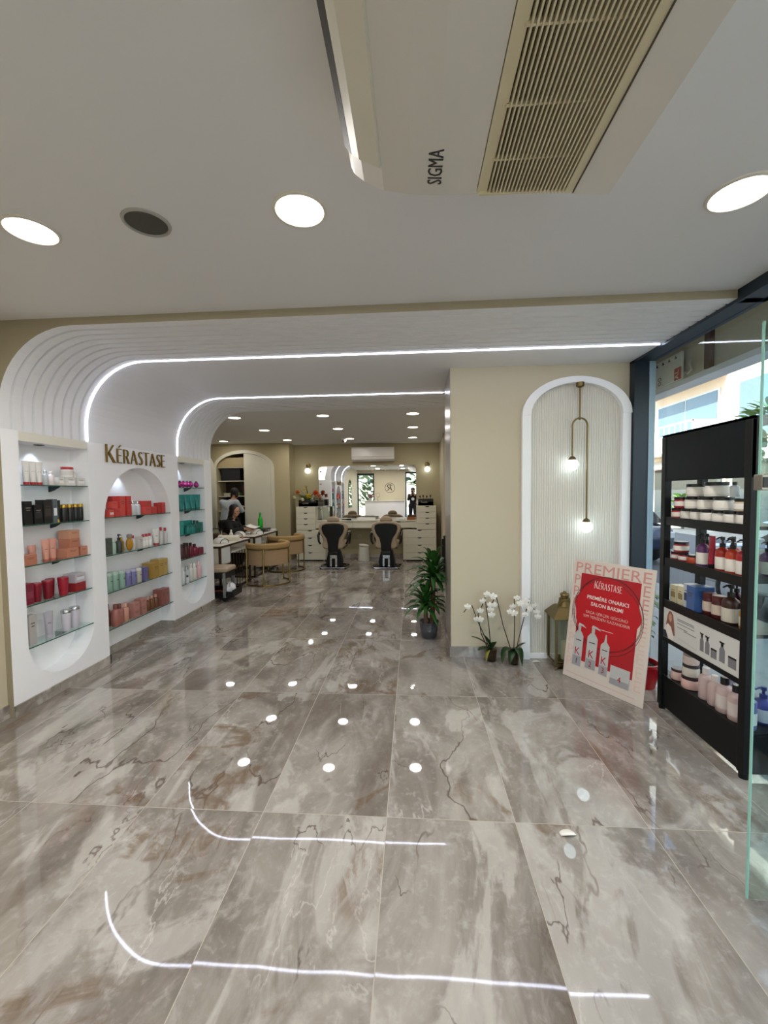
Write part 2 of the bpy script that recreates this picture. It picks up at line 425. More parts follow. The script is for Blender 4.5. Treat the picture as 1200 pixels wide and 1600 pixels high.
# left wall of the front room, then the white niche wall
b = MB(); b.box(-2.98, -1.75, 0, -2.83, Y0, ZC); struct('wall_left', b, BEIGE)
def niche_wall():
    b = MB(); D0, D1 = XL, XB
    def col(ya, yb, lo, hi):       # solid front below lo and above hi for one step
        for (la, lb, flag) in ((lo[0], lo[1], 0), (hi[0], hi[1], 1)):
            if flag == 0:
                if max(la, lb) > 0: b.quad((D0, ya, 0), (D0, yb, 0), (D0, yb, lb), (D0, ya, la))
            else: b.quad((D0, ya, la), (D0, yb, lb), (D0, yb, ZP), (D0, ya, ZP))
    def plain(ya, yb): b.quad((D0, ya, 0), (D0, yb, 0), (D0, yb, ZP), (D0, ya, ZP))
    plain(Y0, 2.79)
    def niche(ya, yb, lo, hi, steps=28):
        for k in range(steps):
            a0 = ya+(yb-ya)*(1-math.cos(PI*k/steps))/2; a1 = ya+(yb-ya)*(1-math.cos(PI*(k+1)/steps))/2
            l = (lo(a0), lo(a1)); h = (hi(a0), hi(a1)); col(a0, a1, l, h)
            if max(l) > 0: b.quad((D0, a0, l[0]), (D0, a1, l[1]), (D1, a1, l[1]), (D1, a0, l[0]))
            b.quad((D0, a0, h[0]), (D0, a1, h[1]), (D1, a1, h[1]), (D1, a0, h[0]))
            b.quad((D1, a0, l[0]), (D1, a1, l[1]), (D1, a1, h[1]), (D1, a0, h[0]))
        for yy in (ya, yb): b.quad((D0, yy, lo(yy)), (D1, yy, lo(yy)), (D1, yy, hi(yy)), (D0, yy, hi(yy)))
    cr = lambda c, r, z, s: (lambda y: z + s*math.sqrt(max(0, r*r-(y-c)**2)))
    niche(2.79, 3.42, cr(3.105, .315, .475, -1), lambda y: 1.94)
    plain(3.42, 3.585)
    niche(3.585, 4.63, lambda y: 0., cr(4.1075, .5225, 1.30, 1))
    plain(4.63, 4.80)
    niche(4.80, 5.43, cr(5.115, .315, .475, -1), lambda y: 1.94)
    plain(5.43, Y1)
    b.quad((XL, Y1, 0), (-3.2, Y1, 0), (-3.2, Y1, ZP), (XL, Y1, ZP))
    return b
struct('wall_left.001', niche_wall(), WHITE)
for (a, c) in ((2.79, 3.42), (4.80, 5.43)):
    b = MB(); b.box(XL-.02, a+.001, 1.942, XL+.003, c-.001, 2.009); o = struct('trim_3', b, CREAM)
# marble skirting on both piers and round the open niche
b = MB(); h = .078
b.box(XL-.002, Y0, 0, XL+.012, 3.585, h); b.box(XL-.15, 3.573, 0, XL+.012, 3.5845, h); b.box(XB-.002, 3.585, 0, XB+.012, 4.63, h)
b.box(XL-.165, 4.618, 0, XL-.002, 4.6305, h); b.box(XL-.002, 4.62, 0, XL+.012, Y1, h)
b.box(-2.832, -1.75, 0, -2.818, Y0, .09); struct('baseboard_left', b, SKIRT)

# pier on the right with its glossy side, wall behind, rear room walls
b = MB(); b.box(.352, 3.887, 0, 2.10, 4.48, ZS+.1); struct('wall_right', b, BEIGE)
b = MB(); b.box(.349, 3.892, .085, .3525, 4.478, ZS+.05); struct('trim_4', b, GLOSSW)
b = MB(); b.box(.64, 4.48, 0, .9, 10.1, ZB+.05); b.box(.60, 8.35, 0, .66, 8.36, ZB); struct('wall_right.001', b, BEIGE)
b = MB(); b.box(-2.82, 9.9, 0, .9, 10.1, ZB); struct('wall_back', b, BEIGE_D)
AX0, AX1 = -4.55, -3.25       # arched closet opening in the alcove wall
def arch_z(x, ax0, ax1, zs, rise):
    c = (ax0+ax1)/2; r = (ax1-ax0)/2; return zs + rise*math.sqrt(max(0, 1-((x-c)/r)**2))
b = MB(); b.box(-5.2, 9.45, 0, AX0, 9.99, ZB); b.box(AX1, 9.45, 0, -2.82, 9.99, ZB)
for k in range(20):
    xa = AX0+(AX1-AX0)*(1-math.cos(PI*k/20))/2; xb = AX0+(AX1-AX0)*(1-math.cos(PI*(k+1)/20))/2
    za, zb = arch_z(xa, AX0, AX1, 2.14, .35), arch_z(xb, AX0, AX1, 2.14, .35)
    b.quad((xa, 9.45, za), (xb, 9.45, zb), (xb, 9.45, ZB), (xa, 9.45, ZB)); b.quad((xa, 9.45, za), (xb, 9.45, zb), (xb, 9.96, zb), (xa, 9.96, za))
b.quad((AX0, 9.95, 0), (AX1, 9.95, 0), (AX1, 9.95, 2.6), (AX0, 9.95, 2.6))
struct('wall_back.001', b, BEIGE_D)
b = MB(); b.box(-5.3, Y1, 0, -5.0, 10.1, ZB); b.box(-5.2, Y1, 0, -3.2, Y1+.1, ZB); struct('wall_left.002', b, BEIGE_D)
b = MB()
b.box(.352, 3.873, 0, .965, 3.8875, .095); b.box(.338, 3.873, 0, .352, 4.48, .095); b.box(-2.82, 9.885, 0, .64, 9.9, .09); b.box(.626, 4.5, 0, .64, 9.9, .09)
struct('baseboard_right', b, SKIRT)

# glazed street side: frames, panes, threshold
b = MB(); b.box(XW, -1.6, ZS-.02, 2.10, 3.887, ZC+.0); b.box(XW, 3.80, 0, 2.075, 3.887, ZS)
b.box(XW+.02, 2.62, ZS-.02, 2.1, 2.68, ZC)
b.box(2.035, 1.62, 0, 2.09, 3.80, .06); b.box(2.03, 1.60, 0, 2.09, 1.66, 2.6); b.box(2.03, .62, 0, 2.09, .68, 2.6); b.box(2.03, -1.6, 0, 2.09, .62, .06)
b.box(2.03, .68, 2.2, 2.09, 1.60, 2.26); b.box(XW, -1.75, 0, 2.1, -1.6, ZC)
fr = struct('window_1', b, DARKFRAME)
b = MB(); b.box(2.055, 1.66, .06, 2.065, 3.80, ZS-.02); b.build('pane', GLASS, fr)
b = MB(); b.box(2.055, -1.6, .06, 2.065, .62, ZS-.02); b.build('pane', GLASS, fr)  # unseen glazing beside and behind the camera, added to let daylight in
b = MB(); b.box(2.055, .68, 2.26, 2.065, 1.60, ZS-.02); b.build('pane', GLASS, fr)
# thin aluminium bead along the jamb
b = MB(); b.box(2.05, 3.792, .06, 2.10, 3.80, ZS-.02); b.build('bead', mat('pale_blue_bead', '#9fb6c6', .4, noise=.02), fr)

# shop front behind the camera: lettered wall, tall window, glazed entrance (all seen in the mirror)
b = MB(); b.box(-1.95, -1.75, 0, -.36, -1.6, ZC); b.box(-3.0, -1.75, 2.55, -1.95, -1.6, ZC); b.box(-.36, -1.75, 2.60, 2.1, -1.6, ZC); struct('wall_front', b, BEIGE)
b = MB()
for (x0, x1, zt) in ((-2.83, -1.95, 2.55), (-.36, XW, 2.60)):
    b.box(x0, -1.72, 0, x0+.06, -1.64, zt); b.box(x1-.06, -1.72, 0, x1, -1.64, zt); b.box(x0, -1.72, zt-.08, x1, -1.64, zt); b.box(x0, -1.72, 0, x1, -1.64, .08)
b.box(.75, -1.72, 0, .81, -1.64, 2.6)
fr = struct('window_2', b, DARKFRAME)
for (x0, x1, zt) in ((-2.77, -2.01, 2.47), (-.30, .75, 2.52), (.81, XW-.06, 2.52)):
    b = MB(); b.box(x0, -1.685, .08, x1, -1.675, zt); b.build('pane', GLASS, fr)

# unseen storeys above the shop, added to keep sun off fascia and pavement
b = MB(); b.box(-6, -1.75, 2.9, 2.12, 14, 9.0); b.box(.9, 4.48, 0, 2.12, 14, 2.9); struct('wall_right.002', b, mat('sun_blocking_storey_render', '#c2b8a6', .8, noise=.05))
# ================================================================ ceiling fittings
def area(parent, size, power, color=(1, .965, .93), z=-.012, spread=180, shape='DISK'):
    d = bpy.data.lights.new('lamp', 'AREA'); d.shape = shape; d.size = size; d.energy = power; d.color = color; d.spread = math.radians(spread)
    o = bpy.data.objects.new('lamp', d); COL.objects.link(o); o.parent = parent; o.location = (0, 0, z)
    return o
DISC = mat('lit_diffuser', (1., .93, .80), .5, emit=DISC_STRENGTH, noise=.001)
DRING = mat('white_lamp_ring', '#d8d2c6', .4, noise=.02)
def downlight(x, y, z, r, power, label, group):
    t = thing('ceiling_downlight', label, 'ceiling light', (x, y, z), 0, group)
    MB().lathe([(r*1.16, 0), (r*1.14, -.006), (r*1.03, -.009), (r, -.004), (r, 0)], n=32).build('ring', DRING, t, True)
    MB().cyl(r, -.005, -.001, n=32).build('diffuser', DISC, t)
    area(t, r*1.9, power)
    return t
downlight(-1.676, 1.79, ZC, .095, FRONT_LAMP, 'lit round ceiling light nearest the left wall, left of the speaker', 'big round ceiling lights at the front')
downlight(-.458, 1.76, ZC, .097, FRONT_LAMP, 'lit round ceiling light between the grey speaker and the ceiling air conditioner', 'big round ceiling lights at the front')
downlight(1.311, 1.81, ZC, .10, FRONT_LAMP, 'lit round ceiling light nearest the street window', 'big round ceiling lights at the front')
downlight(-.458, -.3, ZC, .097, FRONT_LAMP, 'lit round ceiling light left of the camera, by the reception desk', 'big round ceiling lights at the front')
downlight(-1.676, -.3, ZC, .097, FRONT_LAMP, 'lit round ceiling light above the reception desk', 'big round ceiling lights at the front')
rows = {6.22: 'first row behind the arch', 7.5: 'middle row of the rear room', 8.9: 'last row before the back wall'}
cols = {-2.69: 'left', -1.33: 'middle', .015: 'right'}
for y, rn in rows.items():
    for x, cn in cols.items():
        downlight(x, y, ZB, .088, BACK_LAMP, 'small round ceiling light on the %s in the %s' % (cn, rn), 'rear room ceiling lights')
downlight(-4.11, 8.91, ZB, .088, BACK_LAMP, 'small round ceiling light farthest left, in front of the arched closet', 'rear room ceiling lights')
t = thing('ceiling_speaker', 'dark grey round speaker flush in the front ceiling', 'speaker', (-1.139, 1.785, ZC))
MB().lathe([(.098, 0), (.096, -.006), (.086, -.008), (.083, -.003), (.083, 0)], n=32).build('ring', mat('grey_speaker_ring', '#a7a49d', .5, noise=.02), t, True)
MB().lathe([(.083, -.002), (.07, -.005), (1e-5, -.006)], n=32).build('grille', mat('speaker_mesh', '#4b4944', .8, noise=.35, nscale=400, bump=.4), t, True)

# under-ceiling air conditioner
t = thing('ceiling_air_conditioner', 'large aged-white ceiling air conditioner with slatted grille', 'air conditioner', (.22, .76, ZC))
ACW = mat('aged_white_plastic', '#d3cfc6', .22, noise=.02, nscale=6); ACC = mat('yellowed_plastic', '#cdc8b6', .3, noise=.04, nscale=8)
ACG = mat('yellowed_grille', '#cfc4a4', .45, noise=.04, nscale=10); ACD = mat('grille_cavity', '#4a4030', .8, noise=.1)
o3 = Matrix.Translation((-.22, -.76, -ZC)); ya, yb = .12, 1.413
pr = [(-.175, ZC-.001), (-.195, 2.64), (-.192, 2.612), (-.182, 2.592), (-.15, 2.565), (-.086, 2.533), (0, 2.516), (.08, 2.508), (.212, 2.505), (.212, 2.53), (.512, 2.52), (.512, 2.487), (.63, 2.481), (.63, ZC-.001)]
MB().prism(pr, ya, yb, 'y').xf(o3).build('body', ACW, t)
MB().prism([(-.199, 2.645), (-.199, 2.606), (-.180, 2.584), (-.172, 2.584), (-.188, 2.61), (-.188, 2.645)], ya+.02, yb-.09, 'y').xf(o3).build('outlet_slot', mat('outlet_dark', '#2a2117', .7, noise=.1), t)
v = MB()
for (p, q) in (((-.174, 2.582), (-.151, 2.563)), ((-.151, 2.563), (-.09, 2.533))):
    v.add([(p[0]-.004, ya+.01, p[1]-.004), (q[0]-.004, ya+.01, q[1]-.004), (q[0]-.004, yb-.10, q[1]-.004), (p[0]-.004, yb-.10, p[1]-.004),
           (p[0]+.004, ya+.01, p[1]+.004), (q[0]+.004, ya+.01, q[1]+.004), (q[0]+.004, yb-.10, q[1]+.004), (p[0]+.004, yb-.10, p[1]+.004)],
          [(0,1,2,3), (4,5,6,7), (0,1,5,4), (1,2,6,5), (2,3,7,6), (3,0,4,7)])
v.xf(o3).build('air_vane', ACC, t)
g = MB(); g.box(.214, ya+.02, 2.502, .245, yb-.005, 2.512); g.box(.488, ya+.02, 2.487, .512, yb-.005, 2.512); 
for yy in (ya+.02, yb-.012): g.box(.22, yy-.004, 2.492, .51, yy+.004, 2.515)
for yy in (.42, .66, .74, .92, 1.10, 1.27): g.box(.24, yy-.003, 2.497, .49, yy+.003, 2.512)
gr = g.xf(o3).build('grille', ACG, t)
s = MB()
for k in range(21):
    x = .252+k*.0114; zz = 2.503-(x-.214)*.045; s.box(x-.0022, ya+.02, zz-.006, x+.0022, yb-.008, zz+.012)
s.xf(o3).build('slats', ACG, gr)
MB().box(.214, ya+.01, 2.5185, .511, yb-.01, 2.5205).xf(o3).build('cavity', ACD, t)
MB().box(.513, ya+.01, 2.483, .516, yb-.01, 2.4875).xf(o3).build('seam', ACD, t)
text_part('logo', 'SIGMA', .063, mat('charcoal_lettering', '#33312f', .5, noise=.02), t, o3 @ basis((.097, 1.297, 2.5062), (0, -1, 0), (-1, 0, .08)), .001, 'CENTER', .74)
# ================================================================ products
def PM(c, rough=.35, metal=0., coat=0.):
    return mat('pack_' + (c if isinstance(c, str) else 'x').strip('#'), c, rough, metal=metal, noise=.03, nscale=40, coat=coat)
CAPM = mat('pack_black_cap', '#111114', .3, noise=.03); LABM = mat('pack_label', '#e6e1d8', .5, noise=.02)
SILV = mat('pack_silver', '#c4c6c8', .22, metal=.9, noise=.03); GOLDC = mat('pack_gold', '#c9a24a', .25, metal=.9, noise=.03)
INK = mat('pack_print', '#4a4645', .6, noise=.02)
def facing(t, side):     # products face +x on the left wall, -x on the rack
    t.rotation_euler = (0, 0, 0 if side > 0 else PI)
def product(kind, x, y, z, w, h, col, side, label, group, d=None, cap=None, lab=None, name=None, cat=None, rot=0.):
    r = w/2; K = {'box': ('product_box', 'box'), 'tube': ('squeeze_tube', 'tube'), 'jar': ('cream_jar', 'jar'), 'bot': ('bottle', 'bottle'), 'pump': ('pump_bottle', 'bottle'),
         'can': ('shampoo_canister', 'bottle'), 'cup': ('tapered_bottle', 'bottle'), 'ball': ('scent_jar', 'jar'), 'round': ('oil_flask', 'bottle'), 'tub': ('hair_mask_tub', 'jar')}[kind]
    t = thing(name or K[0], label, cat or K[1], (x, y, z), 0, group); facing(t, side); t.rotation_euler[2] += rot
    m = col if not isinstance(col, str) else PM(col)
    cm = cap if cap is not None and not isinstance(cap, str) else (PM(cap) if cap else m)
    lm = lab if lab is not None and not isinstance(lab, str) else (PM(lab) if lab else None)
    if kind == 'box':
        dd = d or min(w, .10)
        MB().box(-dd/2, -w/2, 0, dd/2, w/2, h, .0015).build('carton', m, t)
        if lm: MB().box(dd/2-.0005, -w*.36, h*.30, dd/2+.0008, w*.36, h*.62).build('label', lm, t)
        b = MB()
        for k in range(2): b.box(dd/2-.0003, -w*(.28-.06*k), h*(.70-.1*k), dd/2+.0006, w*(.28-.06*k), h*(.73-.1*k))
        b.build('print', INK if m not in (PM('#121214'), PM('#0f0f12')) else SILV, t)
    elif kind == 'tube':      # stands on its cap, crimped end up
        ch = h*.14; b = MB(); n = 18; vs = []; fs = []
        for k in range(9):
            f = k/8; zz = ch*.9 + (h-ch*.9)*f; a = r*(.72+.28*f); q = r*.72*(1-f)**.8 + .0022
            for i in range(n):
                an = 2*PI*i/n; vs.append((q*math.cos(an), a*math.sin(an), zz))
        for k in range(8):
            for i in range(n): fs.append((k*n+i, k*n+(i+1)%n, (k+1)*n+(i+1)%n, (k+1)*n+i))
        fs.append(tuple(8*n+i for i in range(n))); fs.append(tuple(range(n))[::-1])
        b.add(vs, fs).build('tube_body', m, t, True)
        MB().cyl(r*.74, 0, ch, n=18, ch=.002).build('cap', cm, t, True)
        MB().box(r*.36, -r*.3, h*.55, r*.48, r*.3, h*.58).build('print', INK, t)
    elif kind in ('jar', 'tub'):
        lh = h*(.24 if kind == 'jar' else .2)
        MB().lathe([(r*.86, 0), (r*.97, h*.05), (r, h*.2), (r, h-lh-h*.1), (r*.9, h-lh)], n=22).build('jar_body', m, t, True)
        MB().cyl(r*.96, h-lh, h, n=22, ch=.0025).build('lid', cm, t, True)
        if lm: MB().lathe([(r*1.004, h*.2), (r*1.008, h*.22), (r*1.008, h*.60), (r*1.004, h*.62)], n=22).build('label', lm, t, True)
    elif kind == 'bot':
        MB().lathe([(r*.92, 0), (r, h*.03), (r, h*.66), (r*.8, h*.74), (r*.45, h*.78), (r*.45, h*.80)], n=18).build('bottle_body', m, t, True)
        MB().cyl(r*.52, h*.79, h, n=16, ch=.002).build('cap', cm, t, True)
        if lm: MB().lathe([(r*1.004, h*.14), (r*1.01, h*.15), (r*1.01, h*.5), (r*1.004, h*.51)], n=18).build('label', lm, t, True)
    elif kind == 'pump':
        MB().lathe([(r*.92, 0), (r, h*.025), (r, h*.52), (r*.9, h*.60), (r*.5, h*.66), (r*.36, h*.68), (r*.36, h*.70)], n=20).build('bottle_body', m, t, True)
        p = MB(); p.lathe([(r*.42, h*.69), (r*.42, h*.80), (r*.16, h*.81), (r*.16, h*.90)], n=14); p.lathe([(r*.32, h*.90), (r*.34, h*.92), (r*.3, h)], n=14)
        p.tube([(0, 0, h*.955), (r*.6, 0, h*.965), (r*1.05, 0, h*.92)], [r*.14, r*.13, r*.1], 8)
        p.build('pump', cm, t, True)
        if lm: MB().lathe([(r*1.004, h*.06), (r*1.01, h*.07), (r*1.01, h*.40), (r*1.004, h*.41)], n=20).build('label', lm, t, True)
    elif kind == 'can':
        MB().lathe([(r*.94, 0), (r, h*.03), (r, h*.80), (r*.93, h*.83)], n=20).build('bottle_body', m, t, True)
        MB().lathe([(r*.95, h*.82), (r*.99, h*.84), (r*.99, h*.93), (r*.88, h*.985), (r*.5, h)], n=20).build('cap', cm, t, True)
        MB().box(r*.97, -r*.35, h*.52, r*1.005, r*.35, h*.56).build('print', INK, t)
    elif kind == 'cup':
        MB().lathe([(r*.72, 0), (r*.76, h*.02), (r*.98, h*.82), (r, h*.86)], n=20).build('bottle_body', m, t, True)
        MB().lathe([(r*1.0, h*.86), (r*1.02, h*.88), (r*1.02, h*.97), (r*.95, h)], n=20).build('cap', cm, t, True)
    elif kind == 'ball':
        MB().ball((0, 0, h*.5), h*.5, 9, 6, (w/h, w/h, 1)).build('faceted_body', m, t)
        MB().cyl(r*.4, h*.93, h*1.08, n=10).build('cap', cm, t, True)
    elif kind == 'round':
        MB().ball((0, 0, h*.40), h*.40, 18, 12, (w*.7/(h*.8), w/(h*.8), 1)).build('bottle_body', m, t, 'all')
        MB().lathe([(r*.42, h*.74), (r*.62, h*.80), (r*.62, h*.97), (r*.5, h)], n=16).build('cap', cm, t, True)
    return t
def shelf_row(side, X, z, rows, place, cyl_k, box_k, grp):
    # rows: kind, y, apparent width, height, colour, description, options
    from collections import Counter
    cnt = Counter(r[5] for r in rows); seen = Counter()
    for r in sorted(rows, key=lambda q: q[1] * side):
        kind, y, w, h, col, desc = r[:6]; o = dict(r[6]) if len(r) > 6 else {}
        k = o.pop('k', box_k if kind == 'box' else cyl_k); dx = o.pop('dx', 0); dz = o.pop('dz', 0)
        seen[desc] += 1
        if cnt[desc] > 1: lb = '%s %s from left, %s' % (ORD[seen[desc]-1], desc, place)
        else: lb = '%s on %s' % (desc, place)
        if side > 0 and kind == 'tube': o.setdefault('rot', math.radians(-38 if X > PX1 else -28))      # crimped tubes turned towards the room
        product(kind, X + dx, y + (.02 if place.endswith('middle niche') else 0), z + dz, w*k, h, col, side, lb, grp if cnt[desc] > 1 else None, **o)

# ---- glass shelves with dark clips, left wall
def glass_shelf(y0, y1, z, label, grp, dep=.158):
    t = thing('glass_shelf', label, 'shelf', (XB, (y0+y1)/2, z), 0, grp); w = (y1-y0)/2-.003
    MB().box(.003, -w, -.008, dep-.0015, w, 0).build('pane', SHELFGLASS, t)
    MB().box(dep-.0015, -w, -.008, dep, w, 0).build('edge', GEDGE, t)
    for yy in (-w+.05, w*.30):
        b = MB(); b.prism([(.001, -.008), (.10, -.008), (.085, -.017), (.045, -.040), (.001, -.052)], yy-.005, yy+.005, 'y')
        b.build('bracket', mat('dark_shelf_clip', '#3a4145', .3, metal=.7, noise=.05), t)
    return t
N1, N2, N3 = 'near niche', 'middle niche', 'far niche'
LV5 = ['top', 'second', 'third', 'fourth', 'lowest']
for z, lv in zip((1.628, 1.334, 1.037, .745, .437), LV5): glass_shelf(2.79, 3.42, z, '%s glass shelf in the near niche beside the front room' % lv, 'glass shelves in the wall niches')
for z, lv in zip((1.343, .992, .648, .305), ['top', 'second', 'third', 'lowest']): glass_shelf(3.585, 4.63, z, '%s long glass shelf in the open arched middle niche' % lv, 'glass shelves in the wall niches')
for z, lv in zip((1.635, 1.350, 1.053, .755, .447), LV5): glass_shelf(4.80, 5.43, z, '%s glass shelf in the far niche by the styling room' % lv, 'glass shelves in the wall niches')
# small spot in the head of each niche
for (y, z, lb) in ((3.05, 1.94, 'small recessed spotlight in the head of the near niche'), (3.98, 1.80, 'small recessed spotlight under the crown of the middle niche'), (5.05, 1.94, 'small recessed spotlight in the head of the far niche')):
    t = thing('niche_spotlight', lb, 'spotlight', (-2.875, y, z), 0, 'niche spotlights')
    MB().lathe([(.035, .004), (.034, -.004), (.022, -.006), (.020, -.001), (1e-5, -.001)], n=18).build('bezel', mat('dark_spot_bezel', '#3b3b3c', .4, metal=.5, noise=.03), t, True)
    d = bpy.data.lights.new('lamp', 'SPOT'); d.energy = 1.5; d.color = (.62, .80, 1.); d.spot_size = math.radians(84); d.spot_blend = .7; d.shadow_soft_size = .015
    o = bpy.data.objects.new('lamp', d); COL.objects.link(o); o.parent = t; o.location = (0, 0, -.012); o.rotation_euler = (0, math.radians(12), 0)
# ---- the wall lettering
t = thing('wall_sign', 'gold raised KÉRASTASE lettering above the middle niche', 'sign', (XL, 4.08, 1.85))
Msign = Matrix.Translation((-XL, -4.08, -1.85)) @ basis((XL+.003, 3.625, 1.852), (0, 1, 0), (0, 0, 1))
brand_word(Msign, .135, t, GOLD, .011, .91)

PX1, PX2, PX3 = -2.852, -2.842, -2.842
BLK, BLK2 = '#121214', '#0f0f12'
WHT, PEARL, REDC = '#dcd8d2', '#c9c4bd', '#a8222c'
NR, MR, FR = 'products in the near niche', 'products in the middle niche', 'products in the far niche'
shelf_row(1, PX1, 1.628, [
 ('tube', 2.905, .058, .178, WHT, 'white tube on a red cap', dict(cap=REDC, k=.86)), ('tube', 2.958, .058, .178, WHT, 'white tube on a red cap', dict(cap=REDC, k=.86)), ('tube', 3.012, .06, .177, WHT, 'white tube on a red cap', dict(cap=REDC, k=.86)),
 ('bot', 3.065, .055, .115, '#b9bcbf', 'short silver bottle', dict(cap=SILV)), ('bot', 3.118, .06, .112, '#e6d9d6', 'white bottle with clear dome', dict(cap='#e9e2df')),
 ('box', 3.185, .10, .066, WHT, 'small square white carton', dict(lab='#efece8')), ('box', 3.262, .15, .068, WHT, 'wide white carton under the red lidded jar', dict(lab='#efece8', d=.09)), ('box', 3.365, .15, .068, WHT, 'white carton at the right end', dict(lab='#efece8', d=.09)),
 ('jar', 3.275, .125, .086, '#e9e6e1', 'white jar with red lid on a carton', dict(cap='#b8343c', lab='#d9d3cd', dz=.0685)), ('bot', 3.348, .035, .05, '#e9e6e1', 'tiny white bottle on a carton', dict(cap='#e9e6e1', dz=.0685))], 'top shelf of near niche', .72, .55, NR)
shelf_row(1, PX1, 1.334, [
 ('box', 2.875, .12, .174, BLK, 'tall black carton'), ('box', 2.955, .13, .146, BLK, 'shorter black carton', dict(lab='#2a2a2e')),
 ('box', 3.040, .13, .182, '#1d1b1c', 'windowed black gift carton with silver base', dict(lab='#3f3431')), ('box', 3.112, .07, .186, '#5d6468', 'slim steel grey carton with white K', dict(lab='#dfe2e4', d=.06)),
 ('tube', 3.165, .055, .176, BLK, 'black tube with gold edge', dict(cap=GOLDC)),
 ('tub', 3.222, .075, .140, BLK2, 'black bottle with gold lid', dict(cap=GOLDC)), ('tub', 3.282, .075, .141, BLK2, 'black bottle with gold lid', dict(cap=GOLDC)), ('tub', 3.342, .075, .142, BLK2, 'black bottle with gold lid', dict(cap=GOLDC)), ('tub', 3.394, .06, .142, BLK2, 'black bottle with gold lid', dict(cap=GOLDC))], 'second shelf of near niche', .72, .55, NR)
COP, COP2, COPT = '#b4745c', '#c07f66', '#c48876'
shelf_row(1, PX1, 1.037, [
 ('box', 2.855, .16, .078, COP, 'low copper carton lying at the left', dict(d=.11)), ('tube', 2.968, .055, .135, COPT, 'dusky rose tube leaning at the back', dict(cap='#a8604c', dx=-.045)),
 ('tube', 3.018, .062, .172, COPT, 'front dusky rose tube', dict(cap='#a8604c', dx=.02)), ('tube', 3.078, .064, .174, COPT, 'front dusky rose tube', dict(cap='#a8604c', dx=.02)),
 ('box', 3.235, .19, .081, COP2, 'wide copper carton under two others', dict(d=.11)), ('box', 3.265, .165, .073, COP, 'copper carton in the middle of the stack', dict(d=.10, dz=.0815)), ('box', 3.265, .165, .069, '#c58f74', 'pale copper carton topmost of the stack', dict(d=.10, dz=.155)), ('box', 3.375, .125, .075, COP2, 'small copper carton at the right end', dict(d=.07))], 'third shelf of near niche', .95, .62, NR)
CRM, CRM2 = '#7d0f22', '#8e1428'
shelf_row(1, PX1, .745, [
 ('box', 2.860, .11, .155, '#7b2036', 'tall wine red carton', dict(lab='#8d3a4c', d=.06)), ('cup', 2.945, .09, .142, CRM, 'crimson tapered bottle', dict(cap=CRM2)), ('cup', 3.040, .10, .144, CRM, 'crimson tapered bottle', dict(cap=CRM2)), ('cup', 3.112, .085, .142, CRM, 'crimson tapered bottle', dict(cap=CRM2, dx=-.045)), ('cup', 3.152, .105, .146, '#a01c30', 'bright crimson tapered bottle in front', dict(cap=CRM2, dx=.03)),
 ('box', 3.300, .18, .073, '#94222a', 'dark red carton', dict(d=.11)), ('box', 3.300, .18, .074, '#b9b2b8', 'lilac grey carton stacked on a red one', dict(d=.11, dz=.0735, lab='#d9d6dc'))], 'fourth shelf of near niche', .72, .6, NR)
shelf_row(1, PX1, .437, [
 ('box', 2.880, .10, .225, '#b3aeab', 'tall pale grey carton', dict(d=.04)), ('tube', 3.035, .075, .205, '#a8a3ad', 'silver lilac tube', dict(cap='#b5b0b8', k=.85)), ('cup', 3.200, .10, .172, '#cfcad4', 'pearl lilac tapered cup', dict(cap=SILV)), ('cup', 3.285, .10, .175, '#cfcad4', 'pearl lilac tapered cup', dict(cap=SILV))], 'lowest shelf of near niche', .75, .6, NR)
COR, COR2 = '#c93f3d', '#d2504a'
shelf_row(1, PX2, 1.343, [
 ('box', 3.800, .12, .194, COR, 'tall coral carton at the back', dict(dx=-.04, d=.06)), ('box', 3.862, .14, .195, COR2, 'tall wide coral carton', dict(d=.08, dx=-.02)), ('box', 3.945, .12, .195, COR, 'tall slim coral carton', dict(d=.06)),
 ('box', 3.672, .13, .072, COR2, 'small coral carton with white face', dict(d=.06, lab='#e8c9c4', dx=.02)), ('box', 3.752, .14, .078, COR, 'small plain coral carton', dict(d=.06, dx=.02)), ('box', 3.715, .15, .067, COR2, 'small coral carton stacked on two', dict(d=.06, dz=.0785, dx=.02)),
 ('bot', 4.035, .085, .143, '#c9ccce', 'silver bottle', dict(cap=SILV, k=.7)), ('bot', 4.105, .085, .143, '#c9ccce', 'silver bottle', dict(cap=SILV, k=.7)),
 ('box', 4.215, .20, .076, COR2, 'wide coral carton below another', dict(d=.10)), ('box', 4.215, .20, .066, COR, 'wide coral carton stacked on top', dict(d=.10, dz=.0765)), ('box', 4.345, .17, .076, COR, 'coral carton beside the stacked pair', dict(d=.06)),
 ('box', 4.440, .10, .116, '#b8322f', 'narrow scarlet carton', dict(d=.05)), ('box', 4.525, .13, .118, COR, 'coral carton at the right end', dict(d=.05))], 'top shelf of middle niche', .58, .5, MR)
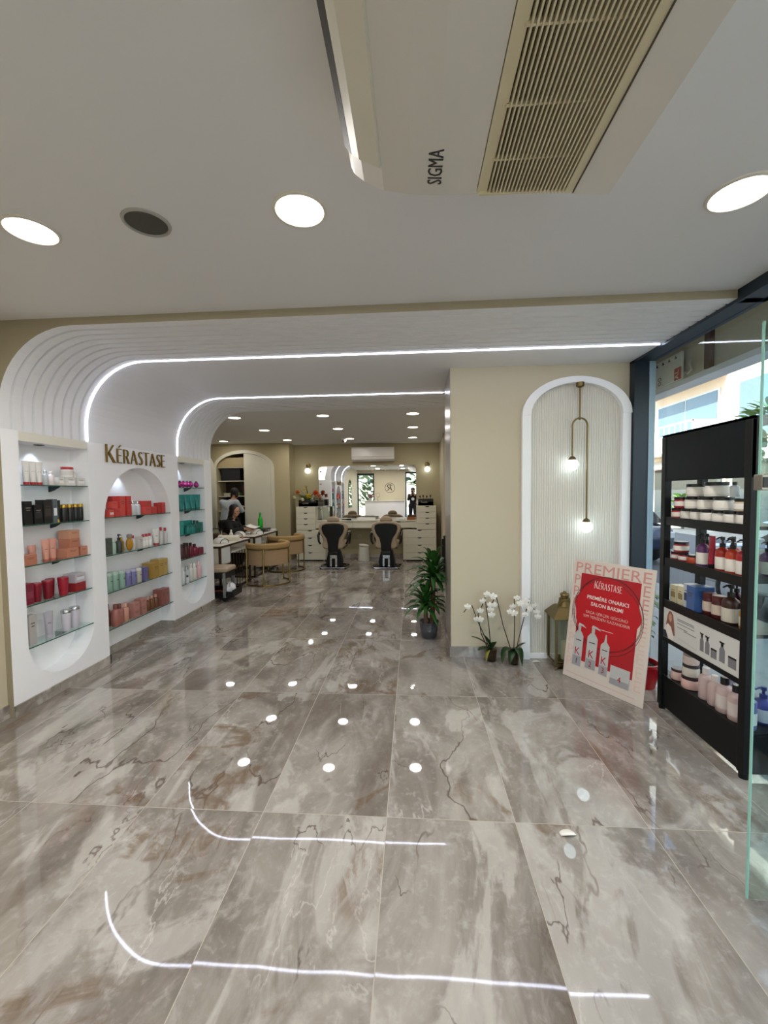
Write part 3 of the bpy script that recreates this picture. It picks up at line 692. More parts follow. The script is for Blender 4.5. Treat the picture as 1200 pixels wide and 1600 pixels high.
shelf_row(1, PX2, .992, [
 ('box', 3.655, .16, .155, '#49534d', 'dark grey green carton', dict(d=.05)), ('bot', 3.735, .085, .140, '#9fb8a4', 'pale green bottle', dict(cap='#cfd8cf')), ('pump', 3.812, .10, .178, '#3d423c', 'dark olive pump bottle', dict(cap=CAPM)), ('bot', 3.885, .085, .140, '#a97c22', 'amber oil bottle', dict(cap=GOLDC, dx=-.03)),
 ('round', 3.945, .135, .165, '#b07d1a', 'round amber oil flask', dict(cap='#8c8478', dx=.015)), ('bot', 4.045, .075, .142, WHT, 'white bottle with red cap behind', dict(cap='#b8343c', dx=-.02)), ('box', 4.108, .12, .126, '#c7c1bb', 'white carton', dict(d=.05)),
 ('bot', 4.178, .085, .140, WHT, 'white bottle with red cap', dict(cap='#b8343c', lab='#efebe6')), ('bot', 4.232, .085, .141, WHT, 'white bottle with red cap', dict(cap='#b8343c', lab='#efebe6')), ('bot', 4.286, .085, .142, WHT, 'white bottle with red cap', dict(cap='#b8343c', lab='#efebe6')),
 ('tube', 4.400, .085, .180, WHT, 'white tube on a red cap', dict(cap='#b8343c', k=.85)), ('bot', 4.490, .085, .190, '#cdc9c5', 'tall grey bottle with red cap', dict(cap='#b8343c')), ('bot', 4.570, .085, .178, '#cdc9c5', 'tall grey bottle with red cap', dict(cap='#b8343c'))], 'second shelf of middle niche', .6, .5, MR)
GRN, LAV = '#86a695', '#74709f'
shelf_row(1, PX2, .648, [
 ('can', 3.652, .115, .176, GRN, 'sage green canister', dict(cap='#a9bfb2')), ('can', 3.735, .115, .174, GRN, 'sage green canister', dict(cap='#a9bfb2')), ('can', 3.825, .115, .168, GRN, 'sage green canister', dict(cap='#a9bfb2')),
 ('can', 3.910, .115, .157, LAV, 'lavender canister', dict(cap='#a9a7c4')), ('can', 3.992, .115, .152, LAV, 'lavender canister', dict(cap='#a9a7c4')), ('can', 4.075, .115, .145, '#b3ad9f', 'stone coloured canister', dict(cap='#d8d4cb')),
 ('box', 4.060, .20, .133, LAV, 'lavender carton at the back', dict(dx=-.05, d=.045)), ('box', 4.165, .13, .140, '#6a669a', 'lavender carton in front', dict(d=.06)),
 ('box', 4.290, .19, .165, '#a48341', 'deep gold carton', dict(d=.13)), ('box', 4.405, .19, .185, '#b39450', 'tall gold carton', dict(d=.10)), ('box', 4.510, .14, .178, '#bd9f5e', 'light gold carton at the right end', dict(d=.07))], 'third shelf of middle niche', .62, .52, MR)
ROS = '#9c6258'
shelf_row(1, PX2, .305, [
 ('bot', 3.690, .09, .212, '#8d5048', 'rose brown bottle behind', dict(dx=-.05, cap='#6e3a34')), ('bot', 3.705, .12, .208, ROS, 'rose brown bottle', dict(cap='#7c463f', dx=.02)), ('bot', 3.785, .12, .190, ROS, 'rose brown bottle', dict(cap='#7c463f')), ('bot', 3.862, .12, .178, '#bf8a76', 'pink gold bottle', dict(cap='#d8a994')),
 ('box', 3.985, .18, .077, '#a9746c', 'dusty rose carton', dict(d=.08)), ('box', 3.985, .18, .077, '#b27d75', 'dusty rose carton stacked on another', dict(d=.08, dz=.0775)), ('box', 4.100, .16, .088, '#a9746c', 'second dusty rose carton', dict(d=.08)), ('box', 4.100, .16, .079, '#b27d75', 'second dusty rose carton stacked on top', dict(d=.08, dz=.0885)),
 ('bot', 4.205, .10, .152, '#6d4326', 'brown amber bottle', dict(cap='#c3917f')), ('bot', 4.280, .10, .150, '#6d4326', 'brown amber bottle', dict(cap='#c3917f')), ('bot', 4.350, .10, .146, '#6d4326', 'brown amber bottle', dict(cap='#c3917f')),
 ('box', 4.425, .15, .186, '#8d5750', 'tall rose carton', dict(d=.10)), ('box', 4.515, .14, .180, '#96605a', 'tall rose carton', dict(d=.08))], 'lowest shelf of middle niche', .6, .5, MR)
shelf_row(1, PX3, 1.635, [('ball', y, .135, .078, mat('metallic_magenta', '#b8418f', .2, metal=.7, noise=.05), 'metallic magenta scent jar', dict(cap='#5a2550')) for y in (4.93, 5.01, 5.09, 5.175, 5.32)], 'top shelf of far niche', .5, .4, FR)
TEAL = '#0f7f7c'
shelf_row(1, PX3, 1.350, [('tube', y, .125, .197, TEAL, 'teal squeeze tube', dict(cap='#0b6664', k=.66)) for y in (4.94, 5.07, 5.20, 5.33)], 'second shelf of far niche', .5, .45, FR)
shelf_row(1, PX3, 1.053, [
 ('box', 4.91, .13, .16, '#2f9a92', 'pale teal carton', dict(d=.05)), ('box', 5.13, .42, .163, '#0f8a80', 'wide teal carton at the back', dict(d=.05, dx=-.05)), ('jar', 5.03, .15, .108, '#157f78', 'teal jar', dict(cap='#0c6a64', dx=.03)), ('jar', 5.125, .15, .108, '#157f78', 'teal jar', dict(cap='#0c6a64', dx=.03)),
 ('bot', 5.235, .13, .158, '#0b5f55', 'deep green bottle', dict(cap='#084840')), ('bot', 5.31, .13, .150, '#0b5f55', 'deep green bottle', dict(cap='#084840')), ('box', 5.385, .12, .126, '#0f7a70', 'small teal carton at the right end', dict(d=.05))], 'third shelf of far niche', .5, .5, FR)
shelf_row(1, PX3, .755, [
 ('jar', 4.925, .13, .180, '#4a2020', 'dark brown red jar', dict(cap='#2c1616')), ('jar', 5.015, .13, .188, '#4a2020', 'dark brown red jar', dict(cap='#2c1616')), ('bot', 5.125, .13, .178, '#6b1a2c', 'wine red bottle with dark cap', dict(cap=CAPM)), ('bot', 5.22, .15, .150, '#7a1c34', 'short wine red bottle', dict(cap='#4d1222')), ('box', 5.335, .24, .088, '#7b2338', 'low wine red carton', dict(d=.06))], 'fourth shelf of far niche', .52, .55, FR)
shelf_row(1, PX3, .447, [
 ('bot', 4.925, .11, .205, '#d9dadb', 'white bottle', dict(cap='#e8e8e8')), ('bot', 4.945, .08, .10, '#c9ccd0', 'small silver bottle with black cap', dict(cap=CAPM, dx=.05)), ('bot', 5.02, .12, .200, '#bfc3c6', 'silver grey bottle', dict(cap=SILV)), ('bot', 5.11, .12, .213, '#dcd9cf', 'cream bottle', dict(cap='#e4e1d8')), ('bot', 5.20, .12, .210, '#dcd9cf', 'cream bottle', dict(cap='#e4e1d8')), ('bot', 5.31, .13, .222, '#e3b7b6', 'pale pink bottle', dict(cap='#efd0cf'))], 'lowest shelf of far niche', .52, .5, FR)
# ================================================================ right pier: fluted arch, wall lamp, orchids, lantern
AC_, AH, ZSP, RISE = 1.4575, .4725, 2.222, .33
PIER = 3.887
flute = mat('fluted_ivory_panel', '#dedad0', .55, noise=.015, nscale=20)
t = thing('arch_panel', 'white arched frame round a fluted ivory panel on the right pier', 'wall panel', (AC_, PIER, 0))
T = Matrix.Translation((-AC_, -PIER, 0))
b = MB(); iw = AH-.078
nfl = 38; seg = 6; xs = []; pts = []
for k in range(nfl):
    x0 = AC_-iw + 2*iw*k/nfl; wd = 2*iw/nfl
    for j in range(seg):
        a = PI*j/seg; pts.append((x0+wd*(1-math.cos(a))/2, .003+.007*math.sin(a)))
pts.append((AC_+iw, .003))
top = lambda x: ZSP + (RISE-.055)*math.sqrt(max(0, 1-((x-AC_)/iw)**2)) + .006
for (p, q) in zip(pts[:-1], pts[1:]):
    b.quad((p[0], PIER-p[1], .045), (q[0], PIER-q[1], .045), (q[0], PIER-q[1], top(q[0])), (p[0], PIER-p[1], top(p[0])))
b.xf(T).build('fluted_panel', flute, t)
yf = PIER-.055
b = MB()
for (xa, xb) in ((AC_-AH, AC_-iw), (AC_+iw, AC_+AH-.004)): b.box(xa, yf, .0, xb, PIER-.0005, ZSP, .003)
b.box(AC_-iw, PIER-.02, 0.0, AC_+iw, PIER-.001, .045)
b.xf(T).build('frame_upright', WHITE, t)
b = MB(); K = 36; ring = []
for k in range(K+1):
    a = PI*k/K; ring.append(((AC_-AH*math.cos(a), ZSP+RISE*math.sin(a)), (AC_-iw*math.cos(a), ZSP+(RISE-.055)*math.sin(a))))
for (A, B_) in zip(ring[:-1], ring[1:]):
    for y in (yf-.006, PIER-.001): b.quad((A[0][0], y, A[0][1]), (B_[0][0], y, B_[0][1]), (B_[1][0], y, B_[1][1]), (A[1][0], y, A[1][1]))
    for j in (0, 1): b.quad((A[j][0], yf-.006, A[j][1]), (B_[j][0], yf-.006, B_[j][1]), (B_[j][0], PIER-.001, B_[j][1]), (A[j][0], PIER-.001, A[j][1]))
for k in (0, K): A = ring[k]; b.quad((A[0][0], yf-.006, A[0][1]), (A[1][0], yf-.006, A[1][1]), (A[1][0], PIER-.001, A[1][1]), (A[0][0], PIER-.001, A[0][1]))
b.xf(T).build('frame_arch', WHITE, t)

LY = 3.80
t = thing('pendant_wall_lamp', 'brass lamp with two lit glass globes hanging in the fluted arch', 'lamp', (1.471, LY, 2.485)); T = Matrix.Translation((-1.471, -LY, -2.485))
MB().lathe([(.034, 2.487), (.034, 2.452), (.022, 2.446), (.008, 2.44)], (1.471, LY, 0), 20).xf(T).build('canopy', BRASS, t, True)
arc = [(1.471-.0635*math.cos(PI*k/12)+.002, LY, 2.115+.0635*math.sin(PI*k/12)) for k in range(13)]
MB().tube([(1.471, LY, 2.45), (1.471, LY, 2.178)], .0085, 10).xf(T).build('stem', BRASS, t, True)
MB().ball((1.471, LY, 2.176), .014).xf(T).build('joint', BRASS, t, 'all')
MB().tube([(1.4095, LY, 1.832)] + arc + [(1.5365, LY, 1.285)], .0075, 10).xf(T).build('forked_tube', BRASS, t, True)
GLOBE = mat('lit_crackle_globe', (.80, .95, 1.), .2, emit=2.6, noise=.12, nscale=60)
for (x, z) in ((1.4095, 1.772), (1.5365, 1.222)):
    g = MB().ball((x, LY, z), .052, 20, 14).xf(T).build('glass_globe', GLOBE, t, 'all')
    MB().lathe([(.010, z+.075), (.026, z+.062), (.034, z+.042), (.030, z+.040)], (x, LY, 0), 16).xf(T).build('globe_cap', BRASS, g, True)

# ---- orchids
LEAF = mat('orchid_leaf', '#24401f', .35, noise=.25, nscale=25); PETAL = mat('orchid_petal', '#f1eee6', .6, noise=.03); STEM = mat('orchid_stem', '#3c2f22', .6, noise=.15)
LEAFY = mat('yellowing_leaf', '#8b8a35', .5, noise=.2)
POTC = glass_mat('clear_pot_plastic', (.80, .78, .72), 1.4); BARK = mat('bark_chips', '#4a3425', .9, noise=.5, nscale=60, bump=1.)
def leaf(b, pts, w, fold=.25, n=9):
    pts = [Vector(p) for p in pts]
    def bez(f):
        if len(pts) == 3: return pts[0]*(1-f)**2 + pts[1]*2*f*(1-f) + pts[2]*f*f
        return pts[0]*(1-f)**3 + pts[1]*3*f*(1-f)**2 + pts[2]*3*f*f*(1-f) + pts[3]*f**3
    vs = []
    for k in range(n):
        f = k/(n-1); p = bez(f); d = (bez(min(1, f+.02))-bez(max(0, f-.02))).normalized()
        s = d.cross(Vector((0, 0, 1))); s = s.normalized() if s.length > 1e-3 else Vector((1, 0, 0)); u = s.cross(d)
        ww = w*(math.sin(PI*min(1, .12+f*.88))**.7)*(1 if f < 1 else 0) + .0006
        for q, hgt in ((-1, fold), (0, 0), (1, fold)): vs.append(p + s*q*ww + u*hgt*ww)
        for q, hgt in ((1, fold), (0, 0), (-1, fold)): vs.append(p + s*q*ww + u*(hgt*ww-.0012))
    fs = []
    for k in range(n-1):
        a = k*6; c = a+6
        for i in range(6): fs.append((a+i, a+(i+1)%6, c+(i+1)%6, c+i))
    fs.append((0,1,2,3,4,5)); b.add(vs, fs)
def flower(parent, T, c, r, d):
    b = MB(); d = Vector(d).normalized(); u = d.cross(Vector((0, 0, 1))).normalized(); v = u.cross(d)
    for k in range(5):
        a = PI/2 + 2*PI*k/5; e = u*math.cos(a) + v*math.sin(a); s = d.cross(e); L = r*(1.05 if k in (1, 4) else .95); w = r*(.52 if k in (1, 4) else .36)
        C_ = Vector(c); p = [C_, C_+e*L*.35+s*w*.8+d*r*.12, C_+e*L*.8+s*w*.75+d*r*.05, C_+e*L-d*r*.08, C_+e*L*.8-s*w*.75+d*r*.05, C_+e*L*.35-s*w*.8+d*r*.12]
        q = [x-d*.0022 for x in p]; b.add(p+q, [(0,1,2,3,4,5), (11,10,9,8,7,6)] + [(i, (i+1)%6, 6+(i+1)%6, 6+i) for i in range(6)])
    b.ball(tuple(Vector(c)+d*r*.16), r*.2, 8, 6)
    b.xf(T).build('flower', PETAL, parent)
def orchid(x, y, stems, blooms, leaves, label, yellow=None):
    t = thing('potted_orchid', label, 'orchid', (x, y, 0), 0, None); T = Matrix.Translation((-x, -y, 0))
    p = MB().lathe([(.040, .001), (.043, .004), (.053, .118), (.056, .12), (.053, .122), (.050, .118), (.040, .006)], (x, y, 0), 24).xf(T).build('clear_pot', POTC, t, True)
    MB().lathe([(.038, .008), (.047, .105), (.03, .112), (1e-5, .115)], (x, y, 0), 18).xf(T).build('bark', BARK, p, True)
    b = MB()
    for L in leaves: leaf(b, L[0], L[1])
    b.xf(T).build('leaves', LEAF, t, 'all')
    if yellow: b = MB(); leaf(b, yellow, .016); b.xf(T).build('yellow_leaf', LEAFY, t, 'all')
    for s in stems:
        MB().tube([(q[0], q[2], q[1]) for q in s], .0042, 7).xf(T).build('flower_stem', STEM, t, True)
    for (fx, fz, fy) in blooms:
        flower(t, T, (fx, fy, fz), random.uniform(.029, .036), (random.uniform(-.4, .4), -1, random.uniform(-.35, .1)))
        MB().tube([(fx, fy+.004, fz), (fx+random.uniform(-.01, .01), fy+.02, fz+.02)], .002, 5).xf(T).build('pedicel', STEM, t)
OX, OY = .708, 3.795
orchid(OX, OY, [[(OX-.02, .11, OY), (.65, .22, 3.78), (.582, .367, 3.76), (.527, .52, 3.75), (.479, .497, 3.74), (.45, .462, 3.73)], [(OX-.005, .11, OY), (.68, .344, 3.785), (.658, .493, 3.78), (.641, .629, 3.775)],
               [(OX-.03, .11, OY), (.614, .249, 3.785), (.584, .434, 3.775), (.625, .535, 3.76)], [(.658, .493, 3.78), (.70, .53, 3.76), (.735, .60, 3.75)]],
       [(.485, .516, 3.73), (.60, .473, 3.75), (.566, .399, 3.74), (.622, .561, 3.75), (.66, .622, 3.76), (.715, .605, 3.75), (.685, .531, 3.74), (.727, .527, 3.75), (.689, .487, 3.74), (.698, .439, 3.74), (.60, .395, 3.75)],
       [([(OX, OY, .115), (OX-.08, OY-.02, .20), (OX-.19, OY-.05, .24)], .035), ([(OX, OY, .115), (OX-.05, OY-.03, .23), (OX-.10, OY-.05, .27)], .032), ([(OX, OY, .115), (OX-.07, OY-.06, .15), (OX-.14, OY-.10, .13)], .034), ([(OX, OY, .115), (OX+.01, OY-.05, .19), (OX+.02, OY-.07, .20)], .030)],
       'white orchid in a clear pot at the left, one yellow leaf drooping', [(OX-.02, OY-.03, .115), (OX-.055, OY-.07, .12), (OX-.06, OY-.075, .02)])
OX, OY = .893, 3.735
orchid(OX, OY, [[(OX-.02, .11, OY), (.799, .349, 3.745), (.765, .505, 3.75), (.736, .626, 3.755)], [(OX, .11, OY), (.90, .376, 3.735), (.895, .601, 3.73), (.933, .565, 3.71)],
               [(OX+.02, .11, OY), (.93, .203, 3.735), (.98, .42, 3.73), (1.015, .545, 3.72), (1.055, .513, 3.71), (1.095, .453, 3.70)], [(.98, .42, 3.73), (1.025, .59, 3.73)]],
       [(.911, .603, 3.70), (.94, .556, 3.70), (.878, .526, 3.71), (.853, .479, 3.71), (.886, .47, 3.70), (.985, .578, 3.70), (.998, .535, 3.69), (1.023, .51, 3.69), (1.064, .54, 3.69), (1.081, .485, 3.69), (1.089, .442, 3.69), (.982, .458, 3.70)],
       [([(OX, OY, .115), (OX-.10, OY-.04, .21), (OX-.115, OY-.07, .03)], .034), ([(OX, OY, .115), (OX+.03, OY-.09, .23), (OX+.05, OY-.10, .015)], .036), ([(OX, OY, .115), (OX+.04, OY-.01, .17), (OX+.10, OY-.02, .20)], .028), ([(OX, OY, .115), (OX-.03, OY-.08, .16), (OX-.06, OY-.10, .03)], .030)],
       'white orchid in front of the arch frame, broad leaves drooping over its pot')
for (x, y, lb) in ((1.105, 3.775, 'fallen white orchid petals on the floor beside the lantern'), (.685, 1.849, 'single pale petal lying on the open marble floor')):
    t = thing('fallen_petal', lb, 'petal', (x, y, 0)); b = MB(); leaf(b, [(-.035, 0, .002), (0, .008, .012), (.035, 0, .003)], .017); b.build('petal', PETAL, t, 'all')

# ---- lantern with candle
t = thing('floor_lantern', 'weathered brass lantern with glass sides beside the poster', 'lantern', (1.328, 3.725, 0)); hw = .103
b = MB()
b.box(-hw-.008, -hw-.008, .025, hw+.008, hw+.008, .05, .004); b.box(-hw+.005, -hw+.005, .05, hw-.005, hw-.005, .058)
b.build('base', BRASS, t)
for (sx, sy) in ((-1,-1), (1,-1), (-1,1), (1,1)):
    MB().box(sx*hw-.010, sy*hw-.010, .045, sx*hw+.010, sy*hw+.010, .45).build('corner_post', BRASS, t)
    MB().add([(sx*(hw+.02), sy*(hw+.02), 0), (sx*hw-sx*.03, sy*hw, .03), (sx*hw, sy*hw-sy*.03, .03), (sx*hw, sy*hw, .03)], [(0,1,3), (0,3,2), (0,2,1), (1,2,3)]).build('foot', BRASS, t)
b = MB()
for s in (-1, 1): b.box(-hw, s*hw-.008, .43, hw, s*hw+.008, .455); b.box(s*hw-.008, -hw, .43, s*hw+.008, hw, .455)
b.build('top_rail', BRASS, t)
LG = glass_mat('lantern_glass', (.90, .91, .88), 1.3)
for s in (-1, 1):
    MB().box(-hw+.01, s*hw-.0015, .055, hw-.01, s*hw+.0015, .435).build('glass_pane', LG, t); MB().box(s*hw-.0015, -hw+.01, .055, s*hw+.0015, hw-.01, .435).build('glass_pane', LG, t)
b = MB(); lev = [(hw+.03, .445), (hw+.028, .455), (.075, .525), (.058, .535)]
for (r0, z0), (r1, z1) in zip(lev[:-1], lev[1:]):
    q = lambda r, z: [(-r, -r, z), (r, -r, z), (r, r, z), (-r, r, z)]
    A, B_ = q(r0, z0), q(r1, z1); b.add(A+B_, [(i, (i+1)%4, 4+(i+1)%4, 4+i) for i in range(4)])
b.add(q(.058, .535), [(0,1,2,3)]); b.add(q(hw+.03, .445), [(0,1,2,3)])
b.build('roof', BRASS, t)
MB().lathe([(.062, .53), (.058, .545), (.048, .575), (.046, .60), (.034, .605), (.034, .625), (.040, .63), (.036, .642), (.015, .65), (.012, .66), (1e-5, .662)], n=20).build('chimney', BRASS, t, True)
MB().tube([(.075*math.cos(a*PI/14-.2), -.05, .545+.075*math.sin(a*PI/14-.2)-.03) for a in range(0, 18)], .0035, 6).build('carrying_ring', BRASS, t, True)
t = thing('pillar_candle', 'cream pillar candle standing inside the lantern', 'candle', (1.345, 3.725, .058))
MB().lathe([(.044, 0), (.045, .004), (.045, .15), (.040, .153), (.03, .147), (1e-5, .145)], n=24).build('wax', mat('candle_wax', '#e3dfc4', .6, noise=.05), t, True)
MB().cyl(.0015, .144, .158, n=6).build('wick', STEM, t)

# ---- the leaning poster
PO = Vector((1.251, 3.539, .002)); th = math.radians(8.5); u_ = Vector((.5316, -.847, 0)); nb = Vector((.847, .5316, 0))
v_ = nb*math.sin(th) + Vector((0, 0, math.cos(th)))
t = thing('poster_board', 'red and pink hair care poster board leaning on the black rack', 'poster', PO); PBm = basis((0, 0, 0), u_, v_)
PK = mat('poster_blush', '#ddd0c5', .35, noise=.02); PKL = mat('poster_rose_print', '#cf938c', .4, noise=.03); PKL2 = mat('poster_pale_rose_print', '#dbb3aa', .4, noise=.03); PKL3 = mat('poster_faint_rose_print', '#dfc2b8', .4, noise=.03)
RED = mat('poster_red', '#b01b25', .35, noise=.05, nscale=6); RED2 = mat('poster_bright_red_wash', '#c01420', .35, noise=.12, nscale=9); POW = mat('poster_white_print', '#efe6e0', .4, noise=.02)
PGR = mat('poster_bottle_grey', '#c3c2c0', .35, noise=.04, nscale=30); PGD = mat('poster_bottle_shade', '#a09ea3', .4, noise=.04); WIRE = mat('poster_wire_line', '#43262a', .5, noise=.1)
MB().box(0, 0, -.008, .662, .978, 0, .001).xf(PBm).build('board', PK, t)
MB().box(.02, .075, -.05, .12, .30, -.012).xf(PBm).build('rear_strut', PK, t)
def ptxt(body, u, v, size, m, ext=.0006, align='CENTER', sx=1., z=.0012, bold=0.):
    return text_part('lettering', body, size, m, t, PBm @ Matrix.Translation((u, v, z)), ext, align, sx, bold)
ptxt('PREMIERE', .013, .872, .118, PKL, align='LEFT', sx=1.25, z=.0006)
for k in range(8):
    m_ = (PKL, PKL, PKL2, PKL2, PKL3, PKL3, PKL3, PKL3)[k]
    ptxt('P', .013, .770-k*.097, .118, m_, align='LEFT', sx=1.02, z=.0006); ptxt('E', .578, .775-k*.097, .118, m_, align='LEFT', sx=1.02, z=.0006)
MB().box(.078, .165, 0, .568, .868, .0012).xf(PBm).build('red_panel', RED, t)
# round red wash with a loose wire ring over it
b = MB(); K = 40; c0 = (.318, .575); vs = [(c0[0], c0[1], .0018)]
for k in range(K):
    a = 2*PI*k/K; r = .272+.012*math.sin(5*a)+.008*math.sin(11*a+1); vs.append((c0[0]+r*math.cos(a)*.98, c0[1]+r*math.sin(a), .0018))
b.add(vs, [(0, 1+k, 1+(k+1)%K) for k in range(K)])
vs2 = [(x, y, .0012) for x, y, z in vs]; b.add(vs2, [(0, 1+(k+1)%K, 1+k) for k in range(K)]); 
for k in range(K): b.quad(vs[1+k], vs[1+(k+1)%K], vs2[1+(k+1)%K], vs2[1+k])
b.xf(PBm).build('red_wash', RED2, t)
for (rr, cx, cy, ec) in ((.283, .322, .582, 1.0), (.276, .312, .572, 1.03), (.290, .330, .570, .97)):
    MB().tube([(cx+rr*math.cos(2*PI*k/48)*ec, cy+rr*math.sin(2*PI*k/48)/ec, .0022) for k in range(49)], .0014, 5).xf(PBm).build('wire_ring', WIRE, t)
brand_word(t and PBm @ Matrix.Translation((.205, .765, .0019)), .05, t, POW, .0008, .225, names='word')
ptxt('PREMIÈRE ONARICI', .322, .672, .041, POW, z=.0024, sx=.98, bold=.0003); ptxt('SALON BAKIMI', .322, .622, .041, POW, z=.0024, sx=.98, bold=.0003)
ptxt('SAÇA GERÇEK GÜCÜNÜ', .325, .556, .031, PKL2, z=.0024); ptxt('%99 YENİDEN KAZANDIRIR', .325, .520, .031, PKL2, z=.0024)
MB().box(.255, .452, .0018, .395, .455, .0024).xf(PBm).build('rule', POW, t)
def poster_bottle(u, w, z0, h, kind, num):
    b = MB(); e = .0042
    b.box(u-w/2, z0, .0016, u+w/2, z0+h, e, .0008)
    if kind == 'pump':
        b.prism([(u-w/2, z0+h), (u+w/2, z0+h), (u+w*.22, z0+h+.035), (u-w*.22, z0+h+.035)], .0016, e, 'z')
        b.box(u-w*.14, z0+h+.03, .0016, u+w*.14, z0+h+.075, e); b.prism([(u-w*.2, z0+h+.075), (u-w*.1, z0+h+.1), (u+w*.35, z0+h+.092), (u+w*.7, z0+h+.072), (u+w*.2, z0+h+.08)], .0016, e, 'z')
    elif kind == 'nozzle':
        b.prism([(u-w/2, z0+h), (u+w/2, z0+h), (u+w*.2, z0+h+.025), (u-w*.2, z0+h+.025)], .0016, e, 'z'); b.prism([(u-w*.16, z0+h+.02), (u+w*.16, z0+h+.02), (u+w*.04, z0+h+.085), (u-w*.04, z0+h+.085)], .0016, e, 'z')
    else: b.box(u-w*.49, z0+h*.72, .0016, u+w*.49, z0+h, e+.0006, .0008)
    p = b.xf(PBm).build('printed_bottle', PGR, t)
    MB().box(u-w/2+.003, z0+.002, e-.0001, u+w/2-.003, z0+h*.32, e+.0004).xf(PBm).build('label_shade', PGD, p)
    MB().box(u-w*.3, z0+h*.83, e-.0001, u+w*.3, z0+h*.86, e+.0004).xf(PBm).build('label_print', WIRE, p)
    if num != '4': text_part('lettering', 'K', .085, RED, p, PBm @ Matrix.Translation((u-.002, z0+h*.36, e+.0006)), .0005, 'CENTER', .9)
    text_part('lettering', num, .062, RED if num != '1' else WIRE, p, PBm @ Matrix.Translation((u, z0+h*.07 if num != '4' else z0+h*.2, e+.0009)), .0005, 'CENTER', .9)
poster_bottle(.115, .082, .115, .245, 'pump', '1'); poster_bottle(.236, .088, .125, .245, 'pump', '2'); poster_bottle(.345, .072, .118, .225, 'nozzle', '3'); poster_bottle(.478, .150, .085, .135, 'tub', '4')
MB().box(.03, .040, 0, .60, .0425, .0006).xf(PBm).build('rule', PKL, t)

# ---- black product rack at the window
RX0, RX1, RY0, RY1 = 1.73, 2.012, 2.262, 3.035
t = thing('display_rack', 'tall black metal product rack standing at the street window', 'rack', (RX0, RY0, 0)); T = Matrix.Translation((-RX0, -RY0, 0))
for (x, y) in ((RX0, RY0), (RX0, RY1-.045), (RX1-.045, RY0), (RX1-.045, RY1-.045)):
    p = MB().box(x, y, .03, x+.045, y+.045, 1.90, .003).xf(T).build('post', BLACKM, t)
    MB().cyl(.022, 0, .032, (x+.0225, y+.0225), 12).xf(T).build('foot', BLACKM, p, True)
MB().prism([(RX0+.004, 1.60), (RX0+.022, 1.60), (RX0+.022, 1.915), (RX0+.004, 1.915)], RY0, RY1, 'y').xf(T).build('header_panel', mat('matt_black_panel', '#080c12', .5, spec=.2, noise=.05), t)
MB().box(RX0+.004, RY0, 1.90, RX1, RY1, 1.915).xf(T).build('top_panel', BLACKM, t)
for z in (1.345, 1.065, .775, .245):
    b = MB(); b.box(RX0+.012, RY0+.02, z-.02, RX1-.004, RY1-.02, z, .001); b.box(RX0+.006, RY0+.03, z-.045, RX0+.018, RY1-.03, z+.010); b.xf(T).build('shelf', BLACKM, t)
MB().box(RX0+.012, RY0+.03, .03, RX0+.03, RY1-.03, .235).xf(T).build('base_panel', BLACKM, t)
for yy in (RY0+.005, RY1-.023): MB().box(RX0+.04, yy, .03, RX1-.04, yy+.018, .235).xf(T).build('base_side', BLACKM, t)
BW = mat('banner_white', '#d8d7d3', .45, noise=.02); BG = mat('banner_grey_print', '#7d7f83', .5, noise=.05); HAIRP = mat('banner_auburn_print', '#8d5b4c', .6, noise=.2); SKINP = mat('banner_skin_print', '#c99a84', .6, noise=.05); CLP = mat('banner_navy_print', '#2c3442', .6, noise=.1)
bn = MB().box(RX0+.008, RY0+.047, .525, RX0+.013, RY1-.047, .768).xf(T).build('banner', BW, t)
MBan = T @ basis((RX0+.0078, RY1-.047, .525), (0, -1, 0), (0, 0, 1)) @ Matrix.Diagonal((1, .84, 1, 1))
MB().box(0, -.035, -.006, .68, .0, .004).xf(MBan).build('banner_rail', BLACKM, t)
def bpart(name, poly, m, e=.0008): return MB().prism(poly, 0, e, 'z').xf(MBan).build(name, m, bn)
bpart('portrait_hair', [(.045, .06), (.03, .11), (.045, .19), (.062, .228), (.085, .232), (.105, .205), (.118, .13), (.125, .05), (.10, .04), (.07, .07)], HAIRP)
bpart('portrait_face', [(.058, .165), (.062, .20), (.076, .212), (.090, .20), (.093, .165), (.082, .145), (.070, .145)], SKINP, .0012)
bpart('portrait_blouse', [(.025, .03), (.02, .09), (.05, .125), (.085, .105), (.11, .04), (.11, .003), (.05, .003)], POW, .0014)
bpart('portrait_skirt', [(.004, .003), (.004, .06), (.03, .06), (.055, .003)], CLP, .0016)
for k, (u, v, w) in enumerate(((.15, .195, .16), (.15, .183, .165), (.15, .160, .165), (.15, .130, .10), (.215, .118, .12))):
    bpart('printed_line', [(u, v), (u+w, v), (u+w, v+.005), (u, v+.005)], BG)
bpart('printed_line', [(.17, .045), (.34, .028), (.34, .031), (.17, .048)], mat('banner_pale_print', '#bdbcb8', .5, noise=.03))
for (u, w, h, cap) in ((.385, .032, .10, 'spray'), (.432, .036, .095, 'pump'), (.485, .046, .055, 'jar'), (.55, .042, .105, 'pump'), (.625, .058, .062, 'jar')):
    bpart('printed_bottle', [(u-w/2, .045), (u+w/2, .045), (u+w/2, .045+h*.8), (u+w*.2, .045+h), (u-w*.2, .045+h), (u-w/2, .045+h*.8)] if cap != 'jar' else [(u-w/2, .04), (u+w/2, .04), (u+w/2, .04+h), (u-w/2, .04+h)], BG)
    zc = .045+h if cap != 'jar' else .04+h
    bpart('printed_cap', [(u-w*.5, zc), (u+w*.5, zc), (u+w*.5, zc+.012), (u-w*.5, zc+.012)] if cap == 'jar' else [(u-w*.22, zc), (u+w*.2, zc), (u+w*.2, zc+.02), (u+w*.5, zc+.03), (u-w*.5, zc+.034), (u-w*.45, zc+.02), (u-w*.22, zc+.02)], CAPM, .0012)

